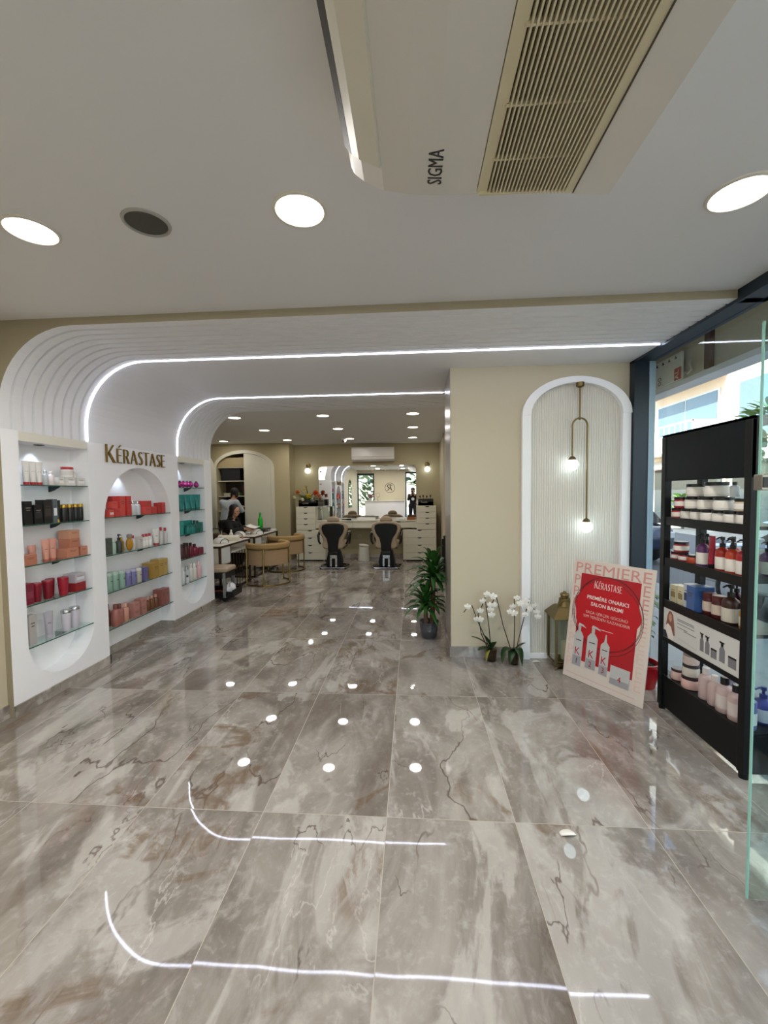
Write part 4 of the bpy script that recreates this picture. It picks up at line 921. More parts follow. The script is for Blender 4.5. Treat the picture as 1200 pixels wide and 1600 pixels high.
XR = RX0+.075
RG = 'products on the black rack'
JW = '#d3d0c9'
def rrow(z, rows, place): shelf_row(-1, XR, z, rows, place, 1., 1., RG)
J = lambda y, w, h, dz, c, d, **k: ('jar', y, w, h, c, d, dict(dz=dz, **k))
rrow(1.345, [J(2.955, .088, .072, 0, '#a0182a', 'bottom row red jar with black lid', cap=CAPM, lab=LABM)] +
     [J(y, .088, .072, 0, JW, 'bottom row white jar with black lid', cap=CAPM, lab=LABM) for y in (2.86, 2.765, 2.67, 2.575, 2.48, 2.385)] +
     [J(2.93, .088, .075, .0725, '#a0182a', 'red jar with black lid in the middle row', cap=CAPM, lab=LABM)] +
     [J(y, .10, .078, .0725, JW, 'middle row white jar with black lid', cap=CAPM, lab=LABM) for y in (2.81, 2.69, 2.55)] + [J(2.40, .09, .072, .0725, '#b5a58a', 'tan jar with black lid in middle row', cap=CAPM, lab=LABM)] +
     [J(2.78, .118, .080, .151, JW, 'upper white jar with black lid', cap=CAPM, lab=LABM), J(2.61, .122, .088, .151, JW, 'upper white jar with black lid', cap=CAPM, lab=LABM),
      ('bot', 2.47, .045, .085, '#c6cdd0', 'little pale bottle with black cap on the jars', dict(cap=CAPM, dz=.151))], 'top shelf of rack')
WR, PU = '#7a1020', '#5d2f62'
rrow(1.065, [J(2.965, .075, .055, 0, '#98222c', 'low red jar with black lid', cap=CAPM, lab=LABM), J(2.885, .075, .055, 0, '#98222c', 'low red jar with black lid', cap=CAPM, lab=LABM), J(2.80, .075, .055, 0, '#a8452c', 'low orange jar with black lid', cap=CAPM),
      J(2.925, .088, .072, .0555, '#98222c', 'red jar stacked on two low jars', cap=CAPM, lab=LABM), ('pump', 2.765, .05, .195, '#6a4a1c', 'slim amber pump bottle', dict(cap=CAPM, dx=.06)),
      ('pump', 2.715, .068, .205, PU, 'violet pump bottle with white label', dict(cap=CAPM, lab=LABM)), ('tube', 2.635, .062, .195, '#a01a34', 'tall crimson tube', dict(cap=CAPM, k=.85)),
      ('pump', 2.55, .07, .20, '#a02818', 'red pump bottle with white label', dict(cap=CAPM, lab=LABM)), ('pump', 2.47, .07, .20, '#b4391a', 'orange red pump bottle', dict(cap=CAPM, lab=LABM)), ('pump', 2.385, .078, .205, '#9c1c22', 'red pump bottle with white label', dict(cap=CAPM, lab=LABM)),
      ('pump', 2.645, .07, .19, '#9c1c22', 'back row red pump bottle', dict(cap=CAPM, dx=.13)), ('pump', 2.51, .07, .19, '#9c1c22', 'back row red pump bottle', dict(cap=CAPM, dx=.13)), ('pump', 2.40, .07, .19, PU, 'back row violet pump bottle', dict(cap=CAPM, lab=LABM, dx=.13)),
      J(2.80, .09, .07, 0, '#98222c', 'back row red jar with white label', cap=CAPM, lab=LABM, dx=.14)], 'second shelf of rack')
rrow(.775, [('box', 2.945, .065, .118, '#cfc6a4', 'cream carton at the left end', dict(d=.07, lab='#8e7d55')), ('box', 2.868, .062, .125, '#d6cfae', 'second cream carton', dict(d=.07, lab='#8e7d55')), ('box', 2.80, .055, .155, '#c9cdd4', 'tall white and blue carton', dict(d=.08, lab='#2f3f63')), ('box', 2.728, .075, .158, '#3d5f97', 'tall blue carton', dict(d=.12)),
      J(2.645, .072, .138, 0, '#4d1a1c', 'dark red canister with cream label', cap='#5c2426', lab='#c9b8a8'), J(2.565, .076, .138, 0, '#4d1a1c', 'dark red canister with cream label', cap='#5c2426', lab='#c9b8a8'),
      ('pump', 2.475, .086, .225, '#3a1d12', 'brown pump bottle with wide label', dict(cap=CAPM, lab='#c9c3b4')), ('bot', 2.425, .05, .17, '#2c2420', 'dark brown bottle', dict(cap=CAPM, dx=.07)), ('bot', 2.365, .062, .140, '#a5701c', 'amber bottle with pale label', dict(cap='#c79a3c', lab='#cfc4a8')),
      ('pump', 2.61, .066, .215, '#41121f', 'back row dark red pump bottle', dict(cap=CAPM, dx=.13)), ('pump', 2.53, .066, .215, '#41121f', 'back row dark red pump bottle', dict(cap=CAPM, dx=.13))], 'third shelf of rack')
BLS = '#cdb4b0'
rrow(.245, [J(2.93, .082, .075, 0, '#d3b2a8', 'low blush jar with dark lid', cap='#3a2a2c'), J(2.80, .105, .082, 0, '#d3aca4', 'wide blush jar, lowest of three', cap='#30191d'), J(2.80, .096, .076, .0825, '#d0c7bc', 'cream jar in the middle of three', cap='#2c2629'), J(2.80, .09, .072, .159, '#d0b9b0', 'pale jar topmost of three', cap='#8e8a84'),
      ('bot', 2.66, .075, .195, BLS, 'pale pink bottle with white cap', dict(cap='#d9cfca')), ('bot', 2.585, .07, .18, BLS, 'pale pink bottle with white cap', dict(cap='#d9cfca')), ('bot', 2.505, .085, .205, BLS, 'pale pink bottle with black cap', dict(cap=CAPM, lab='#d9cdc8')), ('bot', 2.415, .08, .20, BLS, 'pale pink bottle with black cap', dict(cap=CAPM, lab='#d9cdc8')),
      J(2.335, .078, .155, 0, '#56549a', 'violet canister with white label', cap='#6462a6', lab='#e0dee2'), ('bot', 2.60, .085, .185, '#b9a9bd', 'back row lilac bottle', dict(cap='#cfc4d2', dx=.12)), ('bot', 2.49, .085, .185, '#b9a9bd', 'back row lilac bottle', dict(cap='#cfc4d2', dx=.12)), ('pump', 2.40, .085, .20, '#4a4aa2', 'back row violet pump bottle', dict(cap='#4a4a9a', lab='#cfd2e2', dx=.13))], 'lowest shelf of rack')

# ---- plant in a red pot behind the poster
t = thing('red_pot_plant', 'leafy green plant in a red pot between poster and window', 'plant', (1.80, 3.36, 0))
MB().lathe([(.085, 0), (.09, .004), (.115, .17), (.122, .175), (.122, .195), (.108, .195), (.10, .16)], n=24).build('pot', mat('red_pot', '#b0141c', .3, noise=.05), t, True)
MB().lathe([(.10, .165), (.05, .172), (1e-5, .175)], n=16).build('soil', mat('dark_soil', '#2c2019', .95, noise=.4, nscale=80, bump=1.), t)
MB().tube([(0, 0, .17), (.01, .01, .4), (-.01, 0, .62)], .009, 7).build('stem', mat('brown_stem', '#4d3a26', .8, noise=.2), t, True)
b = MB()
for k in range(34):
    a = random.uniform(0, 2*PI); z = random.uniform(.38, .74); r = random.uniform(.07, .15)
    leaf(b, [(0, 0, z-.06), (r*.6*math.cos(a), r*.6*math.sin(a), z+.05), (r*math.cos(a), r*math.sin(a), z-.02)], .026)
b.build('leaves', mat('green_house_leaf', '#3e6b2a', .4, noise=.25, nscale=20), t, 'all')

# ---- open glass door
t = thing('glass_door', 'frameless glass door standing open beside the black rack', 'door', (1.93, 1.58, 0))
T = Matrix.Translation((-1.93, -1.58, 0))
MB().box(1.2385, 1.575, .012, 1.95, 1.585, 2.128).xf(T).build('pane', DOORGLASS, t)
MB().box(1.235, 1.575, .012, 1.2385, 1.585, 2.128).xf(T).build('polished_edge', mat('aqua_glass_edge', '#9ad2c2', .12, noise=.04), t)
lk = MB().box(1.232, 1.560, 1.535, 1.33, 1.600, 1.592, .003).xf(T).build('lock', mat('brushed_lock_steel', '#a09a90', .35, metal=.8, noise=.06), t)
MB().box(1.233, 1.557, 1.545, 1.262, 1.603, 1.582, .002).xf(T).build('strike', CAPM, lk)
b = MB(); b.box(1.93, 1.56, 0, 2.02, 1.60, .09); b.box(1.93, 1.56, 2.10, 2.02, 1.60, 2.19); b.xf(T).build('pivot', CHROME, t)
# ================================================================ the street
ASPH = mat('asphalt', '#5a5d61', .85, noise=.15, nscale=6); PAVE = mat('pavement_concrete', '#a9a59c', .8, noise=.1, nscale=3)
b = MB(); b.box(2.12, -14, -.25, 4.1, 60, -.02); b.box(10.4, -14, -.25, 12.2, 60, -.04); struct('floor.001', b, PAVE)
b = MB(); b.box(4.1, -14, -.30, 10.4, 60, -.15); struct('floor.002', b, ASPH)
b = MB(); b.box(-30, -25, -.25, 2.12, -1.76, -.02); struct('floor.003', b, PAVE)
# fascia board and sign over the pavement
CONC = mat('stained_grey_board', '#cdc9be', .8, noise=.14, nscale=2.2, bump=.3)
t = thing('shop_fascia', 'grey weathered fascia board hanging outside above the window', 'fascia', (2.5, 3.0, 2.5)); T = Matrix.Translation((-2.5, -3.0, -2.5))
MB().box(2.5, -2, 2.545, 2.62, 9, 3.5).xf(T).build('board', CONC, t)
MB().box(2.47, -2, 2.50, 2.64, 9, 2.548).xf(T).build('lower_strip', mat('pale_blue_strip', '#e3e9f6', .5, noise=.05), t)
MB().box(2.14, -2, 3.3, 2.5, 9, 3.4).xf(T).build('soffit', CONC, t)
MB().box(2.462, 3.68, 2.555, 2.50, 3.745, 3.3).xf(T).build('brown_upright', mat('rusty_brown_bar', '#5a3f38', .7, noise=.2), t)
MB().tube([(2.49, 3.95, 2.72), (2.46, 3.93, 2.66), (2.46, 3.90, 2.60), (2.46, 3.95, 2.575), (2.47, 4.0, 2.6)], .008, 7).xf(T).build('cable_loop', mat('white_cable', '#c8c8c4', .5, noise=.03), t, True)
t = thing('street_sign', 'white sign plate with red corner hanging outside the window', 'sign', (2.46, 4.32, 2.55)); T = Matrix.Translation((-2.46, -4.32, -2.55))
MB().box(2.452, 4.02, 2.552, 2.468, 4.66, 2.80).xf(T).build('plate', mat('sign_white', '#eef3f7', .5, noise=.02), t)
MB().box(2.449, 4.025, 2.555, 2.4525, 4.125, 2.665).xf(T).build('red_corner', mat('sign_red', '#b3322f', .5, noise=.03), t)
Ms = T @ basis((2.449, 4.09, 2.566), (0, 0, 1), (0, 1, 0))
text_part('lettering', 'AL', .075, mat('sign_letter_white', '#e9e9ea', .5, noise=.02), t, T @ basis((2.4485, 4.06, 2.562), (0, 0, 1), (0, 1, 0)) @ Matrix.Diagonal((1, 1, -1, 1)), .0008, 'LEFT')
text_part('lettering', '00', .085, mat('sign_letter_grey', '#8d6f72', .5, noise=.02), t, T @ basis((2.4515, 4.33, 2.565), (0, 0, 1), (0, 1, 0)) @ Matrix.Diagonal((1, 1, -1, 1)), .0008, 'LEFT')
for k in range(6): MB().prism([(4.09+k*.098, 2.755), (4.115+k*.098, 2.785), (4.125+k*.098, 2.755)], 2.450, 2.4525, 'x').xf(T).build('corner_mark', CAPM, t)

# buildings across the road
FW = mat('white_facade', '#e2ddd4', .8, noise=.05, nscale=1.5); FP = mat('peach_facade', '#e6cfb8', .8, noise=.06, nscale=1.5); RAIL = mat('white_balcony_railing', '#dcdad6', .6, noise=.04)
WINB = mat('blue_grey_window_glass', '#51626e', .08, noise=.06, nscale=3); WFR = mat('white_window_frame', '#d5d4d0', .5, noise=.03); SHOPD = mat('dark_shop_glass', '#3d4448', .15, noise=.1)
def building(y0, y1, h, m, label, x=12.3, floors=4, bal=True):
    t = thing('apartment_building', label, 'building', (x, (y0+y1)/2, 0), 0, None); T = Matrix.Translation((-x, -(y0+y1)/2, 0))
    MB().box(x, y0, -.1, x+9, y1, h).xf(T).build('wall', m, t)
    for f in range(floors):
        z = 3.3+f*3.0
        n = max(1, int((y1-y0)/3.6)); stp = (y1-y0)/n
        for k in range(n):
            ya = y0+k*stp+.5; yb = ya+stp-1.0
            w = MB().box(x-.06, ya, z+.1, x+.02, yb, z+2.3).xf(T).build('window_frame', WFR, t)
            MB().box(x-.08, ya+.08, z+.18, x-.055, (ya+yb)/2-.04, z+2.22).xf(T).build('pane', WINB, w); MB().box(x-.08, (ya+yb)/2+.04, z+.18, x-.055, yb-.08, z+2.22).xf(T).build('pane', WINB, w)
            if bal and k % 2 == 0:
                bb = MB().box(x-1.3, ya-.4, z-.18, x, yb+.4, z).xf(T).build('balcony', FW, t)
                r = MB(); r.box(x-1.3, ya-.4, z+.95, x-1.24, yb+.4, z+1.02); r.box(x-1.3, ya-.4, z+.0, x-1.26, yb+.4, z+.55)
                for q in range(14): yy = ya-.38+(yb-ya+.76)*q/13; r.box(x-1.285, yy-.012, z+.5, x-1.26, yy+.012, z+.97)
                for yy in (ya-.4, yb+.36): r.box(x-1.3, yy, z, x, yy+.04, z+1.0)
                r.xf(T).build('railing', RAIL, bb)
    n = max(1, int((y1-y0)/4.0)); stp = (y1-y0)/n
    for k in range(n):
        MB().box(x-.05, y0+k*stp+.3, .15, x+.02, y0+(k+1)*stp-.3, 2.5).xf(T).build('shop_window', SHOPD, t)
        MB().prism([(x-1.1, 2.55), (x, 2.95), (x, 2.88), (x-1.1, 2.48)], y0+k*stp+.2, y0+(k+1)*stp-.2, 'y').xf(T).build('awning', (FW, FP)[k % 2], t)
    MB().box(x-.25, y0, h-.1, x+9, y1, h+.25).xf(T).build('cornice', FW, t)
building(-12, 6.2, 12.6, FW, 'white block across the road beyond the glass door')
building(6.6, 17.2, 12.6, FW, 'white balconied block straight across the road')
building(17.2, 27.5, 13, FP, 'peach block with balconies across the road, left of the white one')
building(27.9, 52, 15, FW, 'distant white block at the far end of the road', floors=4)
# cars
def car(x, y, col, label, rot=0., cat='car'):
    t = thing('parked_car', label, cat, (x, y, -.15), rot, None)
    P_ = mat('car_paint_' + col.strip('#'), col, .25, metal=.3, noise=.03, coat=.6); TY = mat('tyre', '#17181a', .8, noise=.1); WG = mat('car_glass', '#20282e', .05, noise=.03)
    low = [(-2.1, .35), (-2.15, .62), (-2.05, .86), (-1.0, .97), (1.0, 1.0), (1.95, .88), (2.1, .60), (2.05, .33)]
    b = MB()
    for s, (w, dz) in enumerate(((.86, 0), (.80, .02))): pass
    pr = lambda pts, w: [(-w, p[0], p[1]) for p in pts] + [(w, p[0], p[1]) for p in pts]
    n = len(low); a = pr(low, .86); b.add(a, [tuple(range(n))[::-1], tuple(range(n, 2*n))] + [(i, (i+1) % n, n+(i+1) % n, n+i) for i in range(n)])
    o = b.build('body', P_, t)
    md = o.modifiers.new('bevel', 'BEVEL'); md.width = .07; md.segments = 3
    cb = [(-1.75, .93, .84), (-1.25, 1.40, .66), (.35, 1.44, .66), (1.15, .98, .82)]
    b = MB(); n = 4; vs = [(-w, y_, z) for y_, z, w in cb] + [(w, y_, z) for y_, z, w in cb]
    b.add(vs, [(3,2,1,0), (4,5,6,7)] + [(i, (i+1) % n, n+(i+1) % n, n+i) for i in range(n)]); b.build('cabin_glass', WG, t)
    b = MB(); b.prism([(-1.22, 1.385), (.36, 1.425), (.30, 1.47), (-1.15, 1.45)], -.67, .67, 'x'); b.build('roof', P_, t)
    for yy in (-.45, ):
        for s in (-1, 1): MB().box(s*.64-.05*s, yy-.04, .95, s*.84, yy+.04, 1.40).build('pillar', P_, t)
    for sx in (-.80, .80):
        for yy in (-1.32, 1.30):
            w = MB().lathe([(.2, -.1), (.31, -.09), (.33, -.05), (.33, .05), (.31, .09), (.2, .1)], (sx, yy, .33), 20, 'x').build('wheel', TY, t, True)
            MB().lathe([(.05, -.115), (.2, -.105), (.2, .105), (.05, .115)], (sx, yy, .33), 14, 'x').build('hubcap', CHROME, w, True)
    for s in (-1, 1):
        MB().box(s*.72-.12, -2.16, .62, s*.72+.12, -2.05, .76, .02).build('headlight', mat('headlight_glass', '#c9cdd2', .1, noise=.03), t)
        MB().box(s*.74-.1, 2.0, .66, s*.74+.1, 2.11, .82, .02).build('tail_light', mat('tail_light', '#8d1c1c', .2, noise=.03), t)
        MB().box(s*.98-.09, .78, .95, s*.98+.09, .90, 1.08, .02).build('wing_mirror', P_, t)
    return t
car(4.95, 11.75, '#2b3a58', 'dark blue car parked beyond the window frame, left of the rack')
car(5.2, 4.6, '#c9ccd2', 'silver white car parked behind the product rack')
car(9.6, 21.5, '#8f9499', 'grey car parked far down the road by the peach block')
car(9.5, 9.0, '#dadbdc', 'white car parked on the far side before the balconied block')
# street planting
def bush(x, y, r, h, label, n=110, m='#4f7a33', trunk=0.):
    t = thing('street_shrub' if not trunk else 'street_tree', label, 'shrub' if not trunk else 'tree', (x, y, -.05))
    MB().tube([(0, 0, 0), (.02, .01, max(trunk, h*.4))], [.05 if not trunk else .12]*2, 8).build('trunk', mat('bark_brown', '#5b4a3a', .9, noise=.3), t, True)
    b = MB()
    for k in range(n):
        a = random.uniform(0, 2*PI); e = random.uniform(-.6, 1.4); rr = r*random.uniform(.5, 1)
        c = Vector((rr*math.cos(a)*math.cos(e), rr*math.sin(a)*math.cos(e), trunk+h*.5+h*.5*math.sin(e))); d = Vector((math.cos(a), math.sin(a), random.uniform(-.4, .8)))*r*.4
        leaf(b, [tuple(c), tuple(c+d*.5+Vector((0, 0, .05))), tuple(c+d)], r*.12, n=5)
    b.build('foliage', mat('leaf_' + m.strip('#'), m, .5, noise=.3, nscale=3), t)
bush(10.9, 17.6, .7, 1.3, 'bright green shrub across the road, seen between rack posts', m='#6f9a3f')
bush(10.3, 12.6, 1.0, 2.0, 'dark street tree across the road beyond the glass door', 200, '#47662f', 1.9)
bush(-2.3, -3.6, .8, 2.0, 'dark bushy shrub outside the tall front window', 160, '#33502a', .2)
bush(-1.6, -9.5, 2.2, 3.5, 'broad dark tree beyond the forecourt, reflected in the mirror', 220, '#3b5a30', 1.4)
# ================================================================ the styling room
CAB = mat('ivory_cabinet', '#d8d3bf', .35, noise=.02, nscale=10); CABG = mat('drawer_gap', '#8f8873', .6, noise=.05); PULL = mat('drawer_cutout', '#14120f', .8, noise=.05)
def drawer_unit(x0, x1, z0, z1, n, label, px, yf=9.31, yb=9.86, feet=True, group=None):
    cx = (x0+x1)/2; t = thing('drawer_unit', label, 'drawer unit', (cx, yf, z0), 0, group); w = (x1-x0)/2; H = z1-z0; f = .03 if feet else 0
    MB().box(-w, .018, f, w, yb-yf, H).build('carcass', CAB, t)
    if feet:
        for sx in (-1, 1):
            for yy in (.06, yb-yf-.06): MB().cyl(.018, 0, f, (sx*(w-.05), yy), 10).build('foot', CAB, t)
    hh = (H-f-.012)/n
    for k in range(n):
        za = f+.004+k*hh
        d = MB().box(-w+.004, 0, za+.002, w-.004, .018, za+hh-.003, .0015).build('drawer', CAB, t)
        p = MB(); q = [(px+.048*math.cos(PI+PI*j/8), .004 + za+hh-.004+.022*math.sin(PI+PI*j/8)) for j in range(9)]
        p.prism(q, -.0012, .004, 'y'); p.build('pull', PULL, d)
    return t
drawer_unit(-2.65, -1.98, 0, .715, 4, 'wide ivory drawer unit on the floor at the left end of the mirror', -.02)
drawer_unit(-2.65, -2.205, .716, 1.245, 4, 'narrow ivory drawer unit under the flower box, left of the mirror', 0, feet=False)
drawer_unit(-.22, .525, 0, .715, 4, 'wide ivory drawer unit on the floor at the right end of the mirror', 0)
drawer_unit(.088, .525, .716, 1.245, 4, 'narrow ivory drawer unit under the black box, right of the mirror', .02, feet=False)
t = thing('styling_counter', 'long ivory counter with shallow drawers below the mirror', 'counter', (-1.06, 9.36, .74)); T = Matrix.Translation((1.06, -9.36, -.74))
MB().box(-2.203, 9.38, .745, .086, 9.88, .90).xf(T).build('carcass', CAB, t); MB().box(-2.203, 9.352, .90, .086, 9.88, .925, .002).xf(T).build('worktop', CAB, t)
for (xa, xb) in ((-2.0, -1.36), (-1.35, -.68), (-.67, .02)):
    d = MB().box(xa, 9.362, .755, xb, 9.381, .893, .0015).xf(T).build('drawer', CAB, t)
    if xa > -1.: MB().box((xa+xb)/2-.05, 9.3605, .875, (xa+xb)/2+.05, 9.365, .893).xf(T).build('pull', PULL, d)
MB().box(-2.203, 9.361, .75, -2.01, 9.381, .90).xf(T).build('end_panel', CAB, t); MB().box(.03, 9.361, .75, .086, 9.381, .90).xf(T).build('end_panel', CAB, t)
# mirror with round corners and bulbs
t = thing('wall_mirror', 'wide round-cornered mirror with a row of bulbs on the back wall', 'mirror', (-1.075, 9.88, .93)); T = Matrix.Translation((1.075, -9.88, -.93))
mx0, mx1, mz0, mz1, r = -2.235, .085, .93, 2.19, .10
poly = [(mx0, mz0), (mx1, mz0)] + [(mx1-r+r*math.sin(PI/2-k*PI/16), mz1-r+r*math.cos(PI/2-k*PI/16)) for k in range(9)] + [(mx0+r-r*math.sin(k*PI/16), mz1-r+r*math.cos(k*PI/16)) for k in range(9)]
MB().prism(poly, 9.872, 9.884, 'y').xf(T).build('mirror_glass', MIRROR, t)
MB().prism([(x*1.0, z) for x, z in poly], 9.885, 9.899, 'y').xf(T).build('backing', mat('mirror_backing', '#2c2a26', .6, noise=.05), t)
BULB = mat('frosted_bulb', '#d9d4c2', .35, noise=.02)
for (x, z) in ((-2.19, 2.066), (-2.195, 1.774), (-2.19, 1.469), (-2.185, 1.162), (-1.857, 2.09), (-1.535, 2.085), (-.94, 2.08), (-.636, 2.085), (-.318, 2.082)):
    MB().ball((x, 9.850, z), .023, 10, 7).xf(T).build('bulb', BULB, t, 'all')
# globe sconces
for (x, lb) in ((-2.488, 'globe sconce on the back wall above the flower box'), (.352, 'globe sconce on the back wall above the right drawer unit')):
    t = thing('globe_sconce', lb, 'wall lamp', (x, 9.899, 2.18), 0, 'globe sconces beside the mirror')
    MB().lathe([(.055, 0), (.058, -.008), (.05, -.03), (.02, -.035)], (0, 0, .02), 20, 'y').build('wall_plate', BRASS, t, True)
    MB().tube([(0, -.03, .02), (0, -.08, .02), (0, -.085, -.03)], .01, 8).build('arm', BRASS, t, True)
    MB().ball((0, -.085, -.095), .062, 18, 12).build('globe', mat('lit_white_globe', (.86, .97, 1.), .3, emit=3.2, noise=.001), t, 'all')
# split air conditioner
t = thing('split_air_conditioner', 'white split air conditioner on the back wall above the mirror', 'air conditioner', (-.91, 9.9, 2.28)); T = Matrix.Translation((.91, -9.9, -2.28))
MB().prism([(9.898, 2.28), (9.78, 2.28), (9.70, 2.33), (9.685, 2.40), (9.685, 2.57), (9.70, 2.605), (9.898, 2.605)], -1.41, -.415, 'x').xf(T).build('casing', mat('gloss_white_plastic', '#e6e0da', .15, noise=.01), t)
MB().box(-1.37, 9.70, 2.318, -.455, 9.79, 2.326).xf(T).build('outlet_flap', mat('shade_plastic', '#c2bcb4', .3, noise=.02), t)
MB().box(-1.40, 9.683, 2.385, -.425, 9.687, 2.389).xf(T).build('panel_seam', mat('seam_grey', '#8f8a83', .5, noise=.05), t)
# security camera
t = thing('security_camera', 'small white dome camera on the ceiling before the back wall', 'camera', (-1.47, 8.98, ZB))
MB().lathe([(.055, 0), (.055, -.035), (.045, -.06), (.02, -.075), (1e-5, -.078)], n=18).build('housing', mat('camera_white', '#c9c5bb', .4, noise=.02), t, True)
MB().ball((0, -.045, -.048), .026, 10, 7).build('lens', CAPM, t, 'all')
# socket
t = thing('wall_socket', 'small white socket on the wall under the counter', 'socket', (-1.27, 9.897, .51))
MB().box(-.04, -.010, -.04, .04, 0, .04, .003).build('plate', mat('socket_white', '#c8c3b2', .4, noise=.02), t); MB().lathe([(.025, -.0115), (.025, -.009)], n=14, axis='y').build('insert', mat('socket_grey', '#a29d8f', .5, noise=.02), t)
# waste bin
t = thing('waste_bin', 'white lidded waste bin on the floor between the salon chairs', 'bin', (-1.118, 9.42, 0))
MB().lathe([(.125, 0), (.132, .005), (.112, .325), (.105, .33)], n=28).build('bucket', mat('bin_white', '#d5d0c2', .35, noise=.02), t, True)
b = MB().lathe([(.116, 0), (.118, .02), (.10, .032), (1e-5, .036)], n=28); b.xf(Matrix.Translation((0, 0, .342)) @ Euler((0, math.radians(7), 0)).to_matrix().to_4x4()); b.build('lid', mat('bin_lid_white', '#d9d4c6', .35, noise=.02), t, True)
# things on the counter and units
def dark_box(x, y, z, w, d, h, txt, label, brushes):
    t = thing('gift_box', label, 'box', (x, y, z)); m = mat('black_gift_card', '#17130f', .5, noise=.1)
    b = MB(); b.box(-w/2, -d/2, 0, w/2, -d/2+.006, h); b.box(-w/2, d/2-.006, 0, w/2, d/2, h); b.box(-w/2, -d/2, 0, -w/2+.006, d/2, h); b.box(w/2-.006, -d/2, 0, w/2, d/2, h); b.box(-w/2, -d/2, 0, w/2, d/2, h*.55)
    b.build('box_body', m, t)
    text_part('lettering', txt, .07, mat('silver_script', '#9b948c', .4, noise=.05), t, basis((-w*.12, -d/2-.001, h*.38), (1, 0, 0), (0, 0, 1)), .0008, 'CENTER', 1.0)
    return t
fb = dark_box(-2.42, 9.60, 1.246, .42, .22, .15, 'Love', 'black box of flowers with silver writing on the left drawer unit', 0)
t = thing('flower_arrangement', 'lily and rose bouquet rising from the left black box', 'flowers', (-2.42, 9.60, 1.335)); b = MB()
for k in range(46):
    a = random.uniform(0, 2*PI); L = random.uniform(.16, .36); e = random.uniform(.1, .8); d = Vector((math.cos(a)*1.25, math.sin(a)*.5, 0))
    leaf(b, [(d.x*.05, d.y*.05, .02), tuple(d*L*.5 + Vector((0, 0, L*e))), tuple(d*L + Vector((0, 0, L*e*.9)))], .018, n=6)
for (x, z) in ((-.24, .36), (.22, .33), (-.05, .40)): leaf(b, [(0, 0, .05), (x*.5, -.03, z*.6), (x, -.05, z)], .022, n=7)
b.build('foliage', mat('bouquet_green', '#5a6a2b', .5, noise=.3, nscale=20), t)
for (x0_, z0_, c, r0_) in ((-.20, .17, '#d4742f', .055), (.17, .15, '#d6502a', .072), (.02, .10, '#e0c21e', .060), (-.06, .22, '#e6d28a', .045), (.24, .10, '#d87a3e', .05), (-.27, .08, '#efe9c6', .04), (-.10, .04, '#efe9cc', .04), (.10, .03, '#b9c2b4', .045), (-.02, .27, '#b9a95a', .03)):
    f = MB(); 
    for k in range(9):
        a = 2*PI*k/9*1.6; x, z, r = x0_*1.15, z0_*1.25+.02, r0_*1.35; q = r*(.35+.65*k/9); leaf(f, [(x, -.10, z), (x+q*.6*math.cos(a), -.13, z+q*.6*math.sin(a)), (x+q*math.cos(a), -.115-.02*(k % 2), z+q*math.sin(a))], r*.5, n=6)
    f.build('blossom', mat('blossom_' + c.strip('#'), c, .6, noise=.2, nscale=30), t)
t = thing('dark_box', 'plain dark grey box beside the flower box', 'box', (-2.155, 9.66, .926))
t.location = (-2.13, 9.62, 1.246); MB().box(-.06, -.08, 0, .06, .08, .155, .004).build('carton', mat('dark_grey_card', '#4b443a', .6, noise=.08), t)
MB().box(-.045, -.082, .05, .045, -.079, .1).build('front_label', mat('dark_label', '#5a5348', .6, noise=.05), t)
t = thing('clear_holder', 'clear acrylic holder standing at the left end of the counter', 'holder', (-2.12, 9.55, .926))
b = MB(); b.box(-.075, -.08, 0, .075, .08, .006); b.box(-.075, -.08, .006, -.070, .08, .30); b.box(.070, -.08, .006, .075, .08, .30); b.box(-.07, .075, .006, .07, .08, .30); b.build('acrylic', mat('milky_acrylic', '#c9cbb9', .15, noise=.03), t)
t.location = (-2.02, 9.62, .926)
dark_box(.30, 9.60, 1.246, .34, .22, .15, 'Tools', 'black box with silver writing on the right drawer unit', 1)
for i, (dx, lb) in enumerate(((-.11, 'leftmost'), (-.05, 'second from left'), (.02, 'third from left'), (.09, 'rightmost'))):
    t = thing('makeup_brush', 'dark makeup brush upright in the right black box, %s' % lb, 'brush', (.30+dx, 9.60, 1.33), 0, 'brushes in the right black box')
    MB().tube([(0, 0, 0), (.012*(i-1.5), 0, .10+.012*(i % 2))], .005, 8).build('handle', CAPM, t, True); MB().ball((.0125*(i-1.5), 0, .118+.012*(i % 2)), .017, 10, 7, (1, 1, 1.5)).build('bristles', mat('brush_hair', '#2a211c', .9, noise=.3), t, 'all')
t = thing('spray_bottle', 'small white bottle between mirror and right black box', 'bottle', (.112, 9.52, 1.246))
MB().lathe([(.019, 0), (.021, .004), (.021, .09), (.012, .105)], n=14).build('bottle_body', mat('white_bottle', '#d4d1c8', .3, noise=.02), t, True); MB().cyl(.012, .104, .135, n=12).build('cap', mat('grey_cap', '#b5b2ab', .4, noise=.02), t, True)
t = thing('paper_tray', 'white tray of papers lying on the counter between the chairs', 'tray', (-1.05, 9.50, .926)); MB().box(-.21, -.09, 0, .21, .09, .055, .004).build('tray', mat('bright_white_tray', '#f2f1ec', .4, noise=.02), t); MB().box(-.17, -.07, .05, .12, .07, .062).build('papers', mat('paper', '#efece2', .7, noise=.02), t)
t = thing('wooden_tray', 'orange brown wooden tray at the right end of the counter', 'tray', (-.03, 9.50, .926))
b = MB(); b.box(-.10, -.08, 0, .10, .08, .01); b.box(-.10, -.08, .01, .10, -.07, .06); b.box(-.10, .07, .01, .10, .08, .06); b.box(-.10, -.07, .01, -.09, .07, .06); b.box(.09, -.07, .01, .10, .07, .06); b.build('tray', mat('orange_wood', '#8f5426', .45, noise=.2, nscale=12), t)
